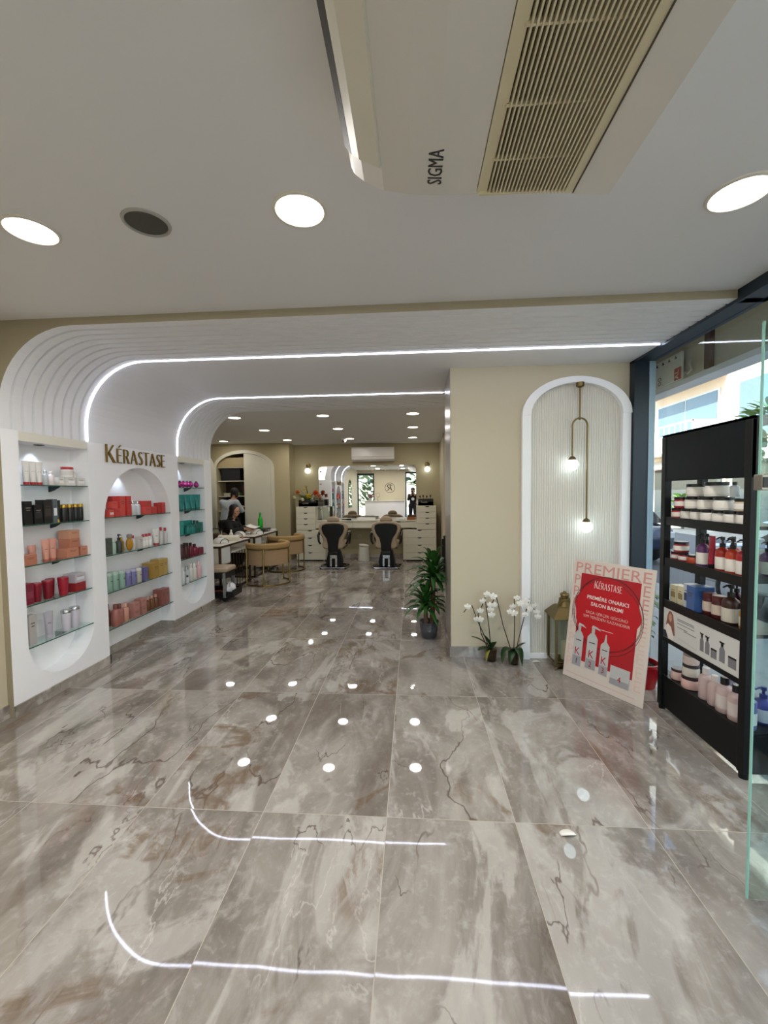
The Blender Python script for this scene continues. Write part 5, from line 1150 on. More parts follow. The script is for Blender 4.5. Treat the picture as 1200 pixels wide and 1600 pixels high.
MB().box(-.08, -.06, .011, .06, .05, .05).build('contents', mat('dark_tool_roll', '#3a2a1e', .7, noise=.2), t)
t = thing('hair_brush', 'dark hair brush lying on the counter behind the left chair', 'brush', (-1.52, 9.46, .926)); MB().tube([(-.10, 0, .014), (.0, 0, .014), (.03, 0, .018), (.12, 0, .018)], [.008, .010, .018, .016], 10).build('brush', CAPM, t, True); MB().box(.02, -.022, .0, .12, .012, .014).build('bristles', mat('brush_hair', '#2a211c', .9, noise=.3), t)

# ---- salon chairs seen from behind
LEA = mat('taupe_leather', '#a8957c', .45, noise=.04, nscale=20, bump=.1); LEB = mat('black_leather', '#060606', .45, spec=.3, noise=.08, nscale=20, bump=.1); BLKP = mat('black_gloss_plastic', '#0c0c0d', .25, noise=.05)
def mirrored(half): return half + [(-x, z) for x, z in half[::-1] if x > 1e-6]
def bev(o, w, s=3):
    m = o.modifiers.new('bevel', 'BEVEL'); m.width = w; m.segments = s; m.limit_method = 'ANGLE'; return o
def salon_chair(x, y, rot, label):
    t = thing('salon_chair', label, 'salon chair', (x, y, 0), rot, 'salon chairs at the mirror')
    back = mirrored([(0, .40), (.17, .40), (.225, .44), (.235, .50), (.205, .58), (.245, .66), (.295, .76), (.305, .85), (.27, .92), (.18, .96), (0, .97)])
    bev(MB().prism(back, -.01, .10, 'y').build('backrest', LEA, t, 30), .028)
    sh = mirrored([(0, .36), (.10, .36), (.105, .50), (.13, .62), (.20, .72), (.235, .82), (.22, .89), (.14, .92), (0, .925)])
    bev(MB().prism(sh, -.045, -.008, 'y').build('back_shell', LEB, t, 30), .014)
    hd = mirrored([(0, .96), (.125, .96), (.125, 1.0), (.10, 1.045), (.05, 1.065), (0, 1.07)])
    bev(MB().prism(hd, -.005, .085, 'y').build('headrest', LEA, t, 30), .028)
    bev(MB().box(-.24, .08, .43, .24, .56, .54).build('seat', LEA, t, 30), .04)
    MB().box(-.22, .09, .395, .22, .54, .43, .01).build('seat_base', BLKP, t)
    for s in (-1, 1):
        MB().tube([(s*.27, .02, .50), (s*.30, .0, .56), (s*.31, .02, .68), (s*.305, .10, .73), (s*.30, .36, .72), (s*.295, .42, .66), (s*.27, .42, .46)], [.018, .022, .026, .028, .028, .022, .018], 10).build('armrest', BLKP, t, True)
    MB().prism([(-.09, .30), (.09, .30), (.10, .42), (-.10, .42)], -.03, .10, 'y').build('recline_hinge', BLKP, t)
    MB().prism([(-.15, .02), (-.17, .12), (-.12, .33), (-.06, .40), (.06, .40), (.12, .33), (.17, .12), (.15, .02)], .06, .24, 'y').build('base_housing', LEB, t)
    MB().cyl(.055, .02, .42, (0, .22), 20).build('hydraulic_column', CHROME, t, True)
    for s in (-1, 1): MB().box(s*.055-.022, .0, .02, s*.055+.022, .03, .20, .006).build('lever_plate', CHROME, t)
    MB().box(-.075, .005, .20, .075, .05, .27, .006).build('pump_bracket', CHROME, t)
    f = MB(); f.tube([(-.24, -.09, .022), (-.29, .0, .022), (-.30, .34, .022), (-.22, .42, .022), (.22, .42, .022), (.30, .34, .022), (.29, .0, .022), (.24, -.09, .022), (-.24, -.09, .022)], .013, 8)
    f.build('floor_ring', CHROME, t, True)
    MB().box(-.27, -.07, .004, .27, .40, .014).build('floor_plate', mat('dark_steel_plate', '#3b3936', .25, metal=.8, noise=.06), t)
    return t
salon_chair(-1.635, 8.44, 0, 'taupe and black salon chair seen from behind at the left')
salon_chair(-.545, 8.44, math.radians(-3), 'taupe and black salon chair seen from behind at the right')

# ---- tub chairs with gold legs
VEL = mat('mustard_velvet', '#a58655', .85, noise=.06, nscale=30); VEL2 = mat('dusty_tan_velvet', '#a98a68', .85, noise=.06, nscale=30)
def tub_chair(x, y, rot, label):
    t = thing('tub_chair', label, 'armchair', (x, y, 0), rot, 'tub chairs at the manicure tables')
    A0 = math.radians(118)
    def arcband(r0, r1, z0, z1, a0, a1, n=26):
        b = MB(); vs = []; fs = []
        for k in range(n+1):
            a = a0+(a1-a0)*k/n; c, s = math.cos(a), math.sin(a)
            vs += [(r1*c, r1*s, z0), (r1*c, r1*s, z1), (r0*c, r0*s, z1), (r0*c, r0*s, z0)]
        for k in range(n):
            for j in range(4): fs.append((k*4+j, k*4+(j+1) % 4, k*4+4+(j+1) % 4, k*4+4+j))
        fs += [(0, 1, 2, 3), tuple(n*4+j for j in (3, 2, 1, 0))]
        return b.add(vs, fs)
    bev(arcband(.29, .375, .615, .715, -A0, A0).build('top_roll', VEL, t, 40), .03)
    bev(arcband(.305, .355, .345, .61, -A0*.97, A0*.97).build('back_panel', VEL2, t, 40), .012)
    MB().tube([(.362*math.cos(a), .362*math.sin(a), .613) for a in [(-A0+2*A0*k/30) for k in range(31)]], .008, 6).build('gold_band', GOLD, t, True)
    bev(MB().lathe([(.30, .36), (.30, .48), (1e-5, .49)], n=30).build('seat', VEL, t, 40), .02)
    for a in (-A0*.9, -A0*.35, A0*.35, A0*.9):
        MB().tube([(.368*math.cos(a), .368*math.sin(a), .0), (.368*math.cos(a), .368*math.sin(a), .62)], .0125, 8).build('leg', GOLD, t, True)
    MB().tube([(.368*math.cos(a), .368*math.sin(a), .013) for a in [(-A0*.9+2*A0*.9*k/24) for k in range(25)]], .0125, 8).build('floor_ring', GOLD, t, True)
    return t
tub_chair(-2.52, 7.08, math.radians(-42), 'mustard velvet tub chair on gold legs nearest the camera')
tub_chair(-2.58, 8.30, math.radians(-42), 'mustard velvet tub chair behind the nearer one, beside the drawers')

# ---- manicure tables
TBW = mat('table_white', '#dcd8cc', .3, noise=.02); TBB = mat('dark_bronze_frame', '#41301f', .45, metal=.3, noise=.08); TBF = mat('cool_white_front', '#cfd3d2', .35, noise=.02)
def manicure_table(x0, x1, y0, y1, label):
    t = thing('manicure_table', label, 'table', ((x0+x1)/2, (y0+y1)/2, 0), 0, 'manicure tables'); w, d = (x1-x0)/2, (y1-y0)/2
    MB().box(-w+.006, -d+.006, .735, w-.006, d-.006, .762).build('tabletop', TBW, t)
    b = MB(); b.box(-w, -d, .728, w, -d+.02, .757); b.box(-w, d-.02, .728, w, d, .757); b.box(w-.02, -d, .728, w, d, .757); b.box(-w, -d, .728, -w+.02, d, .757); b.build('edge_frame', TBB, t)
    dr = MB().box(-w+.03, -d+.03, .46, w-.012, -d+.36, .725).build('drawer_box', TBW, t)
    MB().box(w-.014, -d+.045, .475, w-.002, -d+.35, .72).build('drawer_front', TBF, dr)
    b = MB(); b.box(w-.03, -d, 0, w, -d+.03, .73); b.box(w-.03, -d+.35, .44, w, -d+.37, .73); b.box(w-.03, -d, .44, w, -d+.37, .46); b.build('drawer_frame', TBB, t)
    for (sx, sy) in ((-1, -1), (-1, 1), (1, 1)): MB().box(sx*w-(.03 if sx > 0 else 0), sy*d-(.03 if sy > 0 else 0), 0, sx*w+(.03 if sx < 0 else 0), sy*d+(.03 if sy < 0 else 0), .73).build('leg', TBB, t)
    MB().box(-w+.03, -d+.37, .60, w-.02, d-.03, .62).build('undershelf', TBW, t)
    for k in range(7): MB().cyl(.007, .03, .60, (w-.03, -d+.42+(2*d-.5)*k/6), 6).build('spindle', TBB, t)
    b = MB(); b.box(-w, -d, .0, w, -d+.025, .03); b.box(w-.03, -d, 0, w, d, .03); b.box(-w, d-.025, 0, w, d, .03); b.build('floor_rail', TBB, t)
    MB().box(-w+.03, d-.4, .03, w-.03, d-.03, .05).build('low_shelf', TBW, t)
    return t
manicure_table(-3.40, -2.90, 6.07, 7.24, 'nearer manicure table with white top and bronze frame')
manicure_table(-3.40, -2.91, 7.47, 8.80, 'farther manicure table with white top, beside the seated woman')
TT = .763
def nail_lamp(x, y, rot, label, s=1.):
    t = thing('nail_lamp', label, 'nail lamp', (x, y, TT), rot, 'nail lamps on the manicure tables'); b = MB(); n = 12; vs = []; fs = []
    for k in range(7):
        f = k/6; yy = -.11+.22*f; hh = .085*math.sin(PI*(.25+.5*f))*s; ww = .105*math.sin(PI*(.22+.56*f))*s
        for j in range(n+1): a = PI*j/n; vs.append((ww*math.cos(a), yy, .002+hh*math.sin(a)))
    for k in range(6):
        for j in range(n): fs.append((k*(n+1)+j, k*(n+1)+j+1, (k+1)*(n+1)+j+1, (k+1)*(n+1)+j))
    fs += [tuple(range(n+1)), tuple(6*(n+1)+j for j in range(n+1))[::-1]]
    fs += [(k*(n+1), (k+1)*(n+1), (k+1)*(n+1)+n, k*(n+1)+n) for k in range(6)]
    b.add(vs, fs).build('shell', mat('lamp_white_shell', '#e6e4e0', .25, noise=.02), t, True)
    MB().tube([(.07*math.cos(PI*j/10)*s, -.112, .004+.062*s*math.sin(PI*j/10)) for j in range(11)], .006, 6).build('mouth_trim', mat('lamp_dark_trim', '#39302c', .4, noise=.05), t, True)
    MB().box(-.02, -.03, .083*s, .02, .02, .090*s, .002).build('display', CAPM, t)
    return t
nail_lamp(-3.10, 6.50, math.radians(60), 'white nail lamp at the near end of the first manicure table', 1.1)
nail_lamp(-3.08, 8.02, math.radians(55), 'white nail lamp at the middle of the farther manicure table', 1.15)
nail_lamp(-3.27, 7.66, math.radians(10), 'greyish nail lamp before the seated woman')
t = thing('towel_roll', 'rolled cream towel on the nearer manicure table', 'towel', (-3.12, 6.86, TT), math.radians(12)); b = MB()
b.tube([(-.17, 0, .045), (0, 0, .047), (.17, 0, .045)], [.045, .046, .045], 16); b.box(-.17, -.05, 0, .17, .16, .012, .005); b.build('towel', mat('cream_terry', '#e3dcca', .95, noise=.06, nscale=80, bump=.6), t, True)
MB().tube([(-.172, .02*math.cos(a*.5), .045+.02*math.sin(a*.5)) for a in range(14)], .002, 5).build('rolled_end', mat('towel_shadow_fold', '#cfc6b2', .95, noise=.06), t)
def small_bottle(x, y, z, h, r, c, cap, label, group=None, name='bottle', cat='bottle'):
    t = thing(name, label, cat, (x, y, z), 0, group)
    MB().lathe([(r*.92, 0), (r, h*.04), (r, h*.55), (r*.5, h*.72), (r*.4, h*.74)], n=14).build('bottle_body', PM(c), t, True); MB().lathe([(r*.45, h*.73), (r*.45, h*.97), (r*.3, h)], n=12).build('cap', PM(cap), t, True)
small_bottle(-3.20, 7.13, TT, .16, .032, '#dedad4', '#e8e5df', 'white lotion bottle at the far end of the nearer table')
small_bottle(-3.05, 7.09, TT, .085, .014, '#c58d7c', '#d9b3a5', 'pink nail polish bottle left of the other one', 'nail polish bottles', 'nail_polish', 'nail polish')
small_bottle(-2.99, 7.12, TT, .085, .014, '#b9796a', '#d9b3a5', 'pink nail polish bottle at the table edge', 'nail polish bottles', 'nail_polish', 'nail polish')
small_bottle(-3.24, 8.66, TT+.062, .33, .050, '#18b02a', '#0f9a22', 'bright green spray bottle on the farther manicure table')
t = thing('tool_cup', 'clear cup of tools beside the seated woman', 'cup', (-3.33, 7.0, TT)); MB().lathe([(.026, 0), (.03, .09), (.028, .09), (.024, .004)], n=14).build('cup', mat('milky_cup', '#c7c2b6', .25, noise=.03), t, True)
for k in range(3): MB().tube([(.008*(k-1), 0, .005), (.018*(k-1), .005, .15)], .004, 6).build('tool', (CHROME, CAPM, TBW)[k], t)
t = thing('equipment_case', 'black case under the green bottle', 'case', (-3.17, 8.55, TT)); MB().box(-.14, -.17, 0, .14, .17, .06, .006).build('case', mat('black_case', '#15171a', .4, noise=.06), t); MB().box(.138, -.04, .02, .146, .04, .04, .002).build('latch', CHROME, t)
t = thing('cloth_pad', 'white pad folded at the far end of the farther table', 'pad', (-3.10, 8.77-.0, TT)); t.location = (-3.02, 8.72, TT); MB().box(-.10, -.06, 0, .09, .06, .03, .01).build('pad', mat('white_pad', '#d9d6cd', .8, noise=.04), t); MB().box(-.095, -.055, .029, .085, .055, .034, .002).build('fold', mat('white_pad_fold', '#e2dfd7', .8, noise=.04), t)
t = thing('handbag', 'brown and black handbag behind the nearer table', 'bag', (-3.63, 7.5, .55)); bev(MB().box(-.16, -.12, 0, .16, .12, .28).build('body', mat('brown_bag_leather', '#4b3420', .5, noise=.15), t, 30), .05); MB().tube([(-.1, 0, .27), (-.08, 0, .36), (.08, 0, .36), (.1, 0, .27)], .010, 7).build('handle', CAPM, t, True)
t = thing('side_stool', 'dark stool carrying the brown handbag behind the tables', 'stool', (-3.63, 7.5, 0)); MB().cyl(.17, .50, .548, n=24, ch=.01).build('seat', LEB, t, True); MB().cyl(.025, .05, .5, n=12).build('column', CHROME, t, True); MB().cyl(.16, 0, .05, n=24, ch=.01).build('base', BLKP, t, True)

# ---- pedicure trolley stool
t = thing('pedicure_stool', 'low trolley stool with taupe cushion at the end of the niche wall', 'stool', (-2.86, 5.90, 0)); GREYM = mat('silver_grey_frame', '#8f8f8e', .35, metal=.6, noise=.05)
bev(MB().box(-.20, -.16, .42, .20, .18, .495).build('cushion', LEA, t, 30), .03)
for (sx, sy) in ((.16, -.14), (.16, .14), (-.16, -.14), (-.16, .14)):
    MB().box(sx-.02, sy-.02, .06, sx+.02, sy+.02, .42).build('leg', GREYM, t)
    MB().lathe([(.028, -.012), (.028, .012)], (sx, sy, .028), 14, 'y').build('caster', CAPM, t, True)
MB().box(-.19, -.15, .34, .19, .16, .42, .006).build('drawer_tray', BLKP, t)
b = MB(); b.box(-.19, -.15, .07, .28, .16, .085); b.box(.27, -.15, .085, .285, .16, .17); b.box(-.19, .15, .085, .28, .16, .17); b.box(-.19, -.155, .085, .28, -.145, .15); b.build('lower_tray', BLKP, t)
t = thing('crumpled_towel', 'crumpled white cloth in the tray of the trolley stool', 'cloth', (-2.68, 5.88, .087)); b = MB(); random.seed(5)
b.ball((0, 0, .075), .075, 14, 9, (1.1, 1.3, 1)); b.v = [(x*(1+random.uniform(-.2, .2)), y*(1+random.uniform(-.2, .2)), max(0, z*(1+random.uniform(-.2, .25)))) for x, y, z in b.v]; b.build('cloth', mat('white_cloth', '#d9d8da', .9, noise=.05), t, True)
t = thing('yellow_sponge', 'yellow sponge beside the white cloth in the trolley', 'sponge', (-2.83, 5.83, .087)); MB().box(-.05, -.04, 0, .05, .04, .05, .006).build('sponge', mat('yellow_foam', '#b98f2c', .95, noise=.15, nscale=80, bump=.8), t); MB().box(-.05, -.04, .05, .05, .04, .058, .002).build('scouring_layer', mat('red_scourer', '#8a2a20', .95, noise=.15), t)

# ---- arched closet with sliding door, shelves
t = thing('arched_closet', 'arched closet with one ivory door half open on dark shelves', 'closet', (-3.9, 9.45, 0)); T = Matrix.Translation((3.9, -9.45, 0))
b = MB(); K = 30; W_ = .075; o0 = lambda k: ((AX0+AX1)/2-(AX1-AX0)/2*math.cos(PI*k/K), 2.14+.35*math.sin(PI*k/K)); o1 = lambda k: ((AX0+AX1)/2-((AX1-AX0)/2+W_)*math.cos(PI*k/K), 2.14+(.35+W_)*math.sin(PI*k/K))
for k in range(K):
    A, B_, C_, D_ = o0(k), o0(k+1), o1(k+1), o1(k); y = 9.42
    b.quad((A[0], y, A[1]), (B_[0], y, B_[1]), (C_[0], y, C_[1]), (D_[0], y, D_[1])); b.quad((A[0], y, A[1]), (B_[0], y, B_[1]), (B_[0], 9.45, B_[1]), (A[0], 9.45, A[1])); b.quad((D_[0], y, D_[1]), (C_[0], y, C_[1]), (C_[0], 9.45, C_[1]), (D_[0], 9.45, D_[1]))
b.box(AX0-W_, 9.42, 0, AX0, 9.4495, 2.14); b.box(AX1, 9.42, 0, AX1+W_, 9.4495, 2.14); b.xf(T).build('arch_frame', CAB, t)
dx0 = -3.885; b = MB(); K = 16; top_ = []
for k in range(K+1): x = dx0+(AX1-.005-dx0)*math.sin(PI/2*k/K); top_.append((x, arch_z(x, AX0, AX1, 2.14, .345)-.004))
b.prism([(dx0, .02), (AX1-.005, .02)] + top_[::-1], 9.425, 9.447, 'y').xf(T).build('right_door', CAB, t)
lb_ = MB(); top_ = [(9.43-.60+.60*k/10, 2.14+.345*math.sqrt(max(0, 1-(k/10)**2))-.004) for k in range(11)]
lb_.prism([(9.43, .02), (8.83, .02)] + top_, AX0-.055, AX0-.035, 'x').xf(T).build('left_door', CAB, t)
DKS = mat('dark_closet_lining', '#40372b', .7, noise=.1)
MB().box(AX0, 9.935, 0, AX1, 9.945, 2.5).xf(T).build('back_panel', DKS, t)
for z in (2.18, 1.865, 1.51, 1.155, .8): MB().box(AX0+.005, 9.50, z-.02, -3.65, 9.93, z).xf(T).build('shelf', CAB, t)
MB().box(AX0+.02, 9.49, 2.18, AX1-.02, 9.505, 2.40).xf(T).build('head_board', mat('tan_head_board', '#a8966f', .6, noise=.04), t)
MB().box(-3.65, 9.50, 0, -3.63, 9.93, 2.18).xf(T).build('divider', CAB, t)
def stock(x, z, w, h, c, nm, lb, cat): 
    t = thing(nm, lb, cat, (x, 9.66, z)); MB().box(-w/2, -.12, 0, w/2, .12, h, .008).build('body', mat('stock_' + c.strip('#'), c, .6, noise=.1), t); MB().box(-w/2-.004, -.124, h*.86, w/2+.004, .124, h+.006, .004).build('lid', mat('stock_lid_' + c.strip('#'), c, .5, noise=.05), t)
stock(-4.25, 1.866, .44, .27, '#15171c', 'storage_box', 'large dark box on the upper closet shelf', 'box'); stock(-3.86, 1.866, .16, .14, '#a79c80', 'storage_box', 'small cream box beside the dark one on the upper closet shelf', 'box')
stock(-4.36, 1.511, .15, .06, '#b8b3a4', 'towel_stack', 'small pale stack on the middle closet shelf', 'towels'); stock(-4.13, 1.511, .11, .07, '#1f8a2c', 'green_tub', 'green tub on the middle closet shelf', 'tub'); stock(-3.88, 1.511, .22, .24, '#3a1c19', 'storage_box', 'dark red box on the middle closet shelf', 'box')
stock(-4.28, 1.156, .12, .2, '#2b3038', 'storage_tin', 'dark tin on the lower closet shelf', 'tin'); stock(-4.10, 1.156, .12, .17, '#242326', 'storage_tin', 'shorter black tin on the lower closet shelf', 'tin')
stock(-4.20, .801, .3, .2, '#2a2622', 'storage_box', 'dark box on the lowest closet shelf', 'box')

# ---- indoor palm in its wrapped pot, and the black stand beside it
t = thing('yucca_plant', 'tall yucca with two leafy heads beside the right pier', 'plant', (.165, 4.42, 0))
MB().lathe([(.075, .001), (.08, .006), (.105, .165), (.108, .17), (.10, .17), (.095, .14)], n=24).build('pot', mat('grey_nursery_pot', '#4a4c55', .5, noise=.06), t, True)
MB().lathe([(.095, .138), (.05, .145), (1e-5, .147)], n=16).build('soil', mat('dark_soil', '#2c2019', .95, noise=.4, nscale=80, bump=1.), t)
wr = MB(); random.seed(3); n = 22; vs = []; fs = []
for k, (r, z) in enumerate(((.10, .004), (.128, .03), (.135, .09), (.125, .15), (.14, .20), (.165, .24))):
    for i in range(n): a = 2*PI*i/n; q = r*(1+random.uniform(-.07, .07)); vs.append((q*math.cos(a), q*math.sin(a), max(.003, z+random.uniform(-.012, .012))))
for k in range(5):
    for i in range(n): fs.append((k*n+i, k*n+(i+1) % n, (k+1)*n+(i+1) % n, (k+1)*n+i))
wr.add(vs, fs).build('plastic_wrap', glass_mat('crinkled_film', (.84, .85, .89), 1.7, .2), t)
CANE = mat('cane_bark', '#6b4a2f', .85, noise=.3, nscale=30, bump=.6); YL = mat('yucca_leaf', '#2c5a20', .4, noise=.25, nscale=12)
MB().tube([(.035, .01, .13), (.04, .012, .3), (.052, .012, .62), (.055, .01, .72)], [.028, .027, .026, .022], 12).build('cane', CANE, t, True)
MB().tube([(-.03, -.02, .13), (-.035, -.02, .30), (-.035, -.02, .36)], [.024, .022, .018], 12).build('cane', CANE, t, True)
random.seed(11)
def clampx(b):      # leaves pressed against the pier stay on this side of it
    b.v = [(min(x, .165+.01*math.tanh((x-.165)*4)) if x > .165 else x, y, max(z, .02)) for x, y, z in b.v]; return b
def crown(c, n, L0, L1, up, w):
    b = MB()
    for k in range(n):
        a = k*2.39996 + random.uniform(-.2, .2); f = k/n; L = random.uniform(L0, L1); e = up*(1-f) + random.uniform(-.1, .15)
        d = Vector((math.cos(a), math.sin(a), 0)); p0 = Vector(c) + d*.012 - Vector((0, 0, .14*f)); rad = L*math.sqrt(max(.08, 1-min(.95, abs(e))**2))
        p1 = p0 + d*rad*.45 + Vector((0, 0, L*(.25+.55*max(0, e)))); p2 = p0 + d*rad + Vector((0, 0, L*(e*.95-.12-.25*f)))
        leaf(b, [tuple(p0), tuple(p1), tuple(p2)], w, .35, 8)
    return b
clampx(crown((.055, .01, .72), 60, .22, .34, .95, .029)).build('upper_leaves', YL, t, 'all')
clampx(crown((-.035, -.02, .42), 46, .20, .32, .85, .025)).build('lower_leaves', YL, t, 'all')
t = thing('floor_stand', 'slim black stand with a round knob behind the yucca', 'stand', (.545, 7.2, 0)); MB().cyl(.012, .02, .76, n=12).build('pole', BLKP, t, True); MB().ball((0, 0, .775), .026, 14, 9).build('knob', BLKP, t, 'all'); MB().box(-.05, -.03, .05, .055, .03, .745, .008).build('column', BLKP, t); MB().cyl(.085, 0, .02, n=24, ch=.006).build('base', BLKP, t, True)

# ---- what the mirror shows behind the camera: reception desk, emblem, arched wall mirror
t = thing('reception_desk', 'white reception desk reflected in the mirror', 'desk', (-1.35, -.95, 0)); T = Matrix.Translation((1.35, .95, 0))
MB().box(-2.35, -1.2, 0, -.38, -.78, 1.13, .01).xf(T).build('counter_body', WHITE, t); MB().box(-2.38, -1.24, 1.13, -.35, -.75, 1.165, .004).xf(T).build('counter_top', CAB, t)
t = thing('wall_emblem', 'round dark emblem with a script R on the wall behind the desk', 'emblem', (-1.15, -1.6, 1.80)); DK = mat('bronze_emblem', '#3d2f20', .4, metal=.5, noise=.05)
MB().tube([(.25*math.cos(2*PI*k/48), .012, .25*math.sin(2*PI*k/48)) for k in range(49)], .008, 6).build('ring', DK, t, True)
def brush(pts, w): return MB().tube([(x, .012, z) for x, z in pts], w, 7)
brush([(-.0, .15), (.03, .06), (.07, -.08), (.11, -.14)], [.012, .02, .02, .008]).build('letter_stem', DK, t, True)
brush([(.12, .10), (.02, .17), (-.11, .14), (-.13, .06), (-.05, .0), (.02, .0), (-.04, -.05), (-.10, -.12), (-.17, -.13)], [.006, .012, .016, .018, .014, .01, .014, .018, .006]).build('letter_bowl', DK, t, True)
t = thing('arched_wall_mirror', 'dark framed arched mirror on the left wall near the shop front', 'mirror', (-2.828, 1.0, .95)); ar = lambda r, zz: [(-r, 0-zz), (r, 0-zz)] + [(r*math.cos(PI*k/20), .75+r*math.sin(PI*k/20)) for k in range(21)]
MB().prism(ar(.46, .06), 0, .02, 'x').build('frame', CAPM, t); MB().prism(ar(.42, .02), .019, .023, 'x').build('mirror_glass', MIRROR, t)
t = thing('magenta_orchid', 'magenta potted flowers on the left of the reception desk', 'flowers', (-2.10, -1.0, 1.166)); MB().lathe([(.06, 0), (.085, .13), (.08, .13), (.055, .01)], n=18).build('pot', mat('silver_pot', '#b9b6b4', .3, metal=.6, noise=.04), t, True)
b = MB(); random.seed(9)
for k in range(40): a = random.uniform(0, 2*PI); z = random.uniform(.16, .34); r = random.uniform(.04, .2); leaf(b, [(r*math.cos(a), r*math.sin(a), z), (r*1.15*math.cos(a), r*1.15*math.sin(a), z+.04), (r*1.35*math.cos(a), r*1.35*math.sin(a), z)], .03, n=5)
b.build('blooms', mat('magenta_petals', '#8c2350', .6, noise=.2), t)
b = MB()
for k in range(9): a = k*.7; leaf(b, [(0, 0, .12), (.08*math.cos(a), .08*math.sin(a), .26), (.2*math.cos(a), .2*math.sin(a), .2)], .02)
b.build('leaves', YL, t)
t = thing('desk_ornament', 'slim gold ring ornament on the reception desk', 'ornament', (-1.72, -1.0, 1.166)); MB().tube([(.10*math.cos(2*PI*k/30), 0, .27+.10*math.sin(2*PI*k/30)) for k in range(31)], .006, 6).build('ring', GOLD, t, True); MB().cyl(.006, .01, .17, n=8).build('stem', GOLD, t); MB().cyl(.05, 0, .012, n=20).build('base', GOLD, t)
# ================================================================ people
SKIN = mat('skin', '#c08f74', .5, noise=.04, nscale=40)
def capsule(p0, r0, p1, r1, lat):
    p0, p1 = Vector(p0), Vector(p1); d = p1-p0; d = d.normalized() if d.length > 1e-6 else Vector((0, 0, 1))
    s = Vector(lat)-d*Vector(lat).dot(d); s = s.normalized() if s.length > .2 else d.orthogonal().normalized(); n = d.cross(s)
    r0 = r0 if isinstance(r0, tuple) else (r0, r0); r1 = r1 if isinstance(r1, tuple) else (r1, r1); rings = []
    for k in range(1, 5): a = PI/2*k/4; rings.append((p0-d*min(r0)*math.cos(a), r0, math.sin(a)))
    for k in range(4, 0, -1): a = PI/2*k/4; rings.append((p1+d*min(r1)*math.cos(a), r1, math.sin(a)))
    vs = []; fs = []; N = 14
    for c, r, q in rings:
        for i in range(N): a = 2*PI*i/N; vs.append(c+s*r[0]*q*math.cos(a)+n*r[1]*q*math.sin(a))
    for k in range(len(rings)-1):
        for i in range(N): fs.append((k*N+i, k*N+(i+1) % N, (k+1)*N+(i+1) % N, (k+1)*N+i))
    fs.append(tuple(range(N))[::-1]); fs.append(tuple((len(rings)-1)*N+i for i in range(N)))
    return [tuple(v) for v in vs], fs
def fused(name, parts, m, parent, vox=.008):
    mb = MB()
    for vv, ff in parts: mb.add(vv, ff)
    me = bpy.data.meshes.new(name); me.from_pydata(mb.v, [], mb.f); me.update()
    o = bpy.data.objects.new(name, me); COL.objects.link(o)
    r = o.modifiers.new('r', 'REMESH'); r.mode = 'VOXEL'; r.voxel_size = vox; r.use_smooth_shade = True
    s = o.modifiers.new('s', 'SMOOTH'); s.factor = .5; s.iterations = 3
    dg = bpy.context.evaluated_depsgraph_get(); dg.update()
    out = bpy.data.meshes.new_from_object(o.evaluated_get(dg)); bpy.data.objects.remove(o)
    out.materials.clear(); out.name = name
    return link(name, out, m, parent, 'all')
def chain(pts):
    V = [(Vector(p), r) for p, r in pts]; return V, [(i, i+1) for i in range(len(V)-1)]
def hand(V, E_, wi, wrist, d, up, curl=.5, side=1, L=.085):
    # palm and five fingers grown from the wrist vertex wi; d points to the fingers, up is the back of the hand
    d = Vector(d).normalized(); up = Vector(up); up = (up-d*up.dot(d)).normalized(); s = d.cross(up)*side; w = Vector(wrist)
    V.append((w+d*.045, (.030, .016))); pi = len(V)-1; E_.append((wi, pi)); V.append((w+d*.080, (.034, .014))); ki = len(V)-1; E_.append((pi, ki))
    for k, (off, ln) in enumerate(((-.030, .062), (-.010, .075), (.010, .080), (.029, .070))):
        p = w+d*.086+s*off; prev = ki
        for j in range(3):
            a = curl*(j+.6); q = p+(d*math.cos(a)-up*math.sin(a))*ln/3*(1.15-.1*j); V.append((q, .0092-.0009*j)); E_.append((prev, len(V)-1)); prev = len(V)-1; p = q
    p = w+d*.03+s*-.03; prev = pi
    for j in range(3):
        dd = (d*.75-s*(.75-.3*j)-up*.25*j).normalized(); q = p+dd*.024; V.append((q, .0108-.001*j)); E_.append((prev, len(V)-1)); prev = len(V)-1; p = q
def head_parts(c, fwd, s=1., up=(0, 0, 1)):
    f = Vector(fwd).normalized(); u = Vector(up); u = (u-f*u.dot(f)).normalized(); r = f.cross(u); c = Vector(c); parts = []
    def el(off, rad, sc):
        b = MB().ball((0, 0, 0), rad*s, 18, 12, sc); M = Matrix((r, f, u)).transposed().to_4x4(); M.translation = c + (r*off[0]+f*off[1]+u*off[2])*s; b.xf(M); parts.append((b.v, b.f))
    el((0, -.008, .03), .088, (.86, 1.04, 1.0)); el((0, .022, -.035), .066, (.86, .95, 1.15)); el((0, .055, -.082), .026, (1.1, .8, .8))
    el((0, .096, -.012), .013, (.8, 1.1, 1.7)); el((0, .106, -.028), .012, (1.1, .9, .8))
    for q in (-1, 1): el((q*.074, -.005, -.012), .022, (.35, .8, 1.35)); el((q*.038, .062, -.02), .026, (1, .7, .8)); el((q*.034, .080, .018), .016, (1.3, .5, .5))
    el((0, .088, -.058), .014, (1.6, .6, .5))
    return parts, (r, f, u, c)
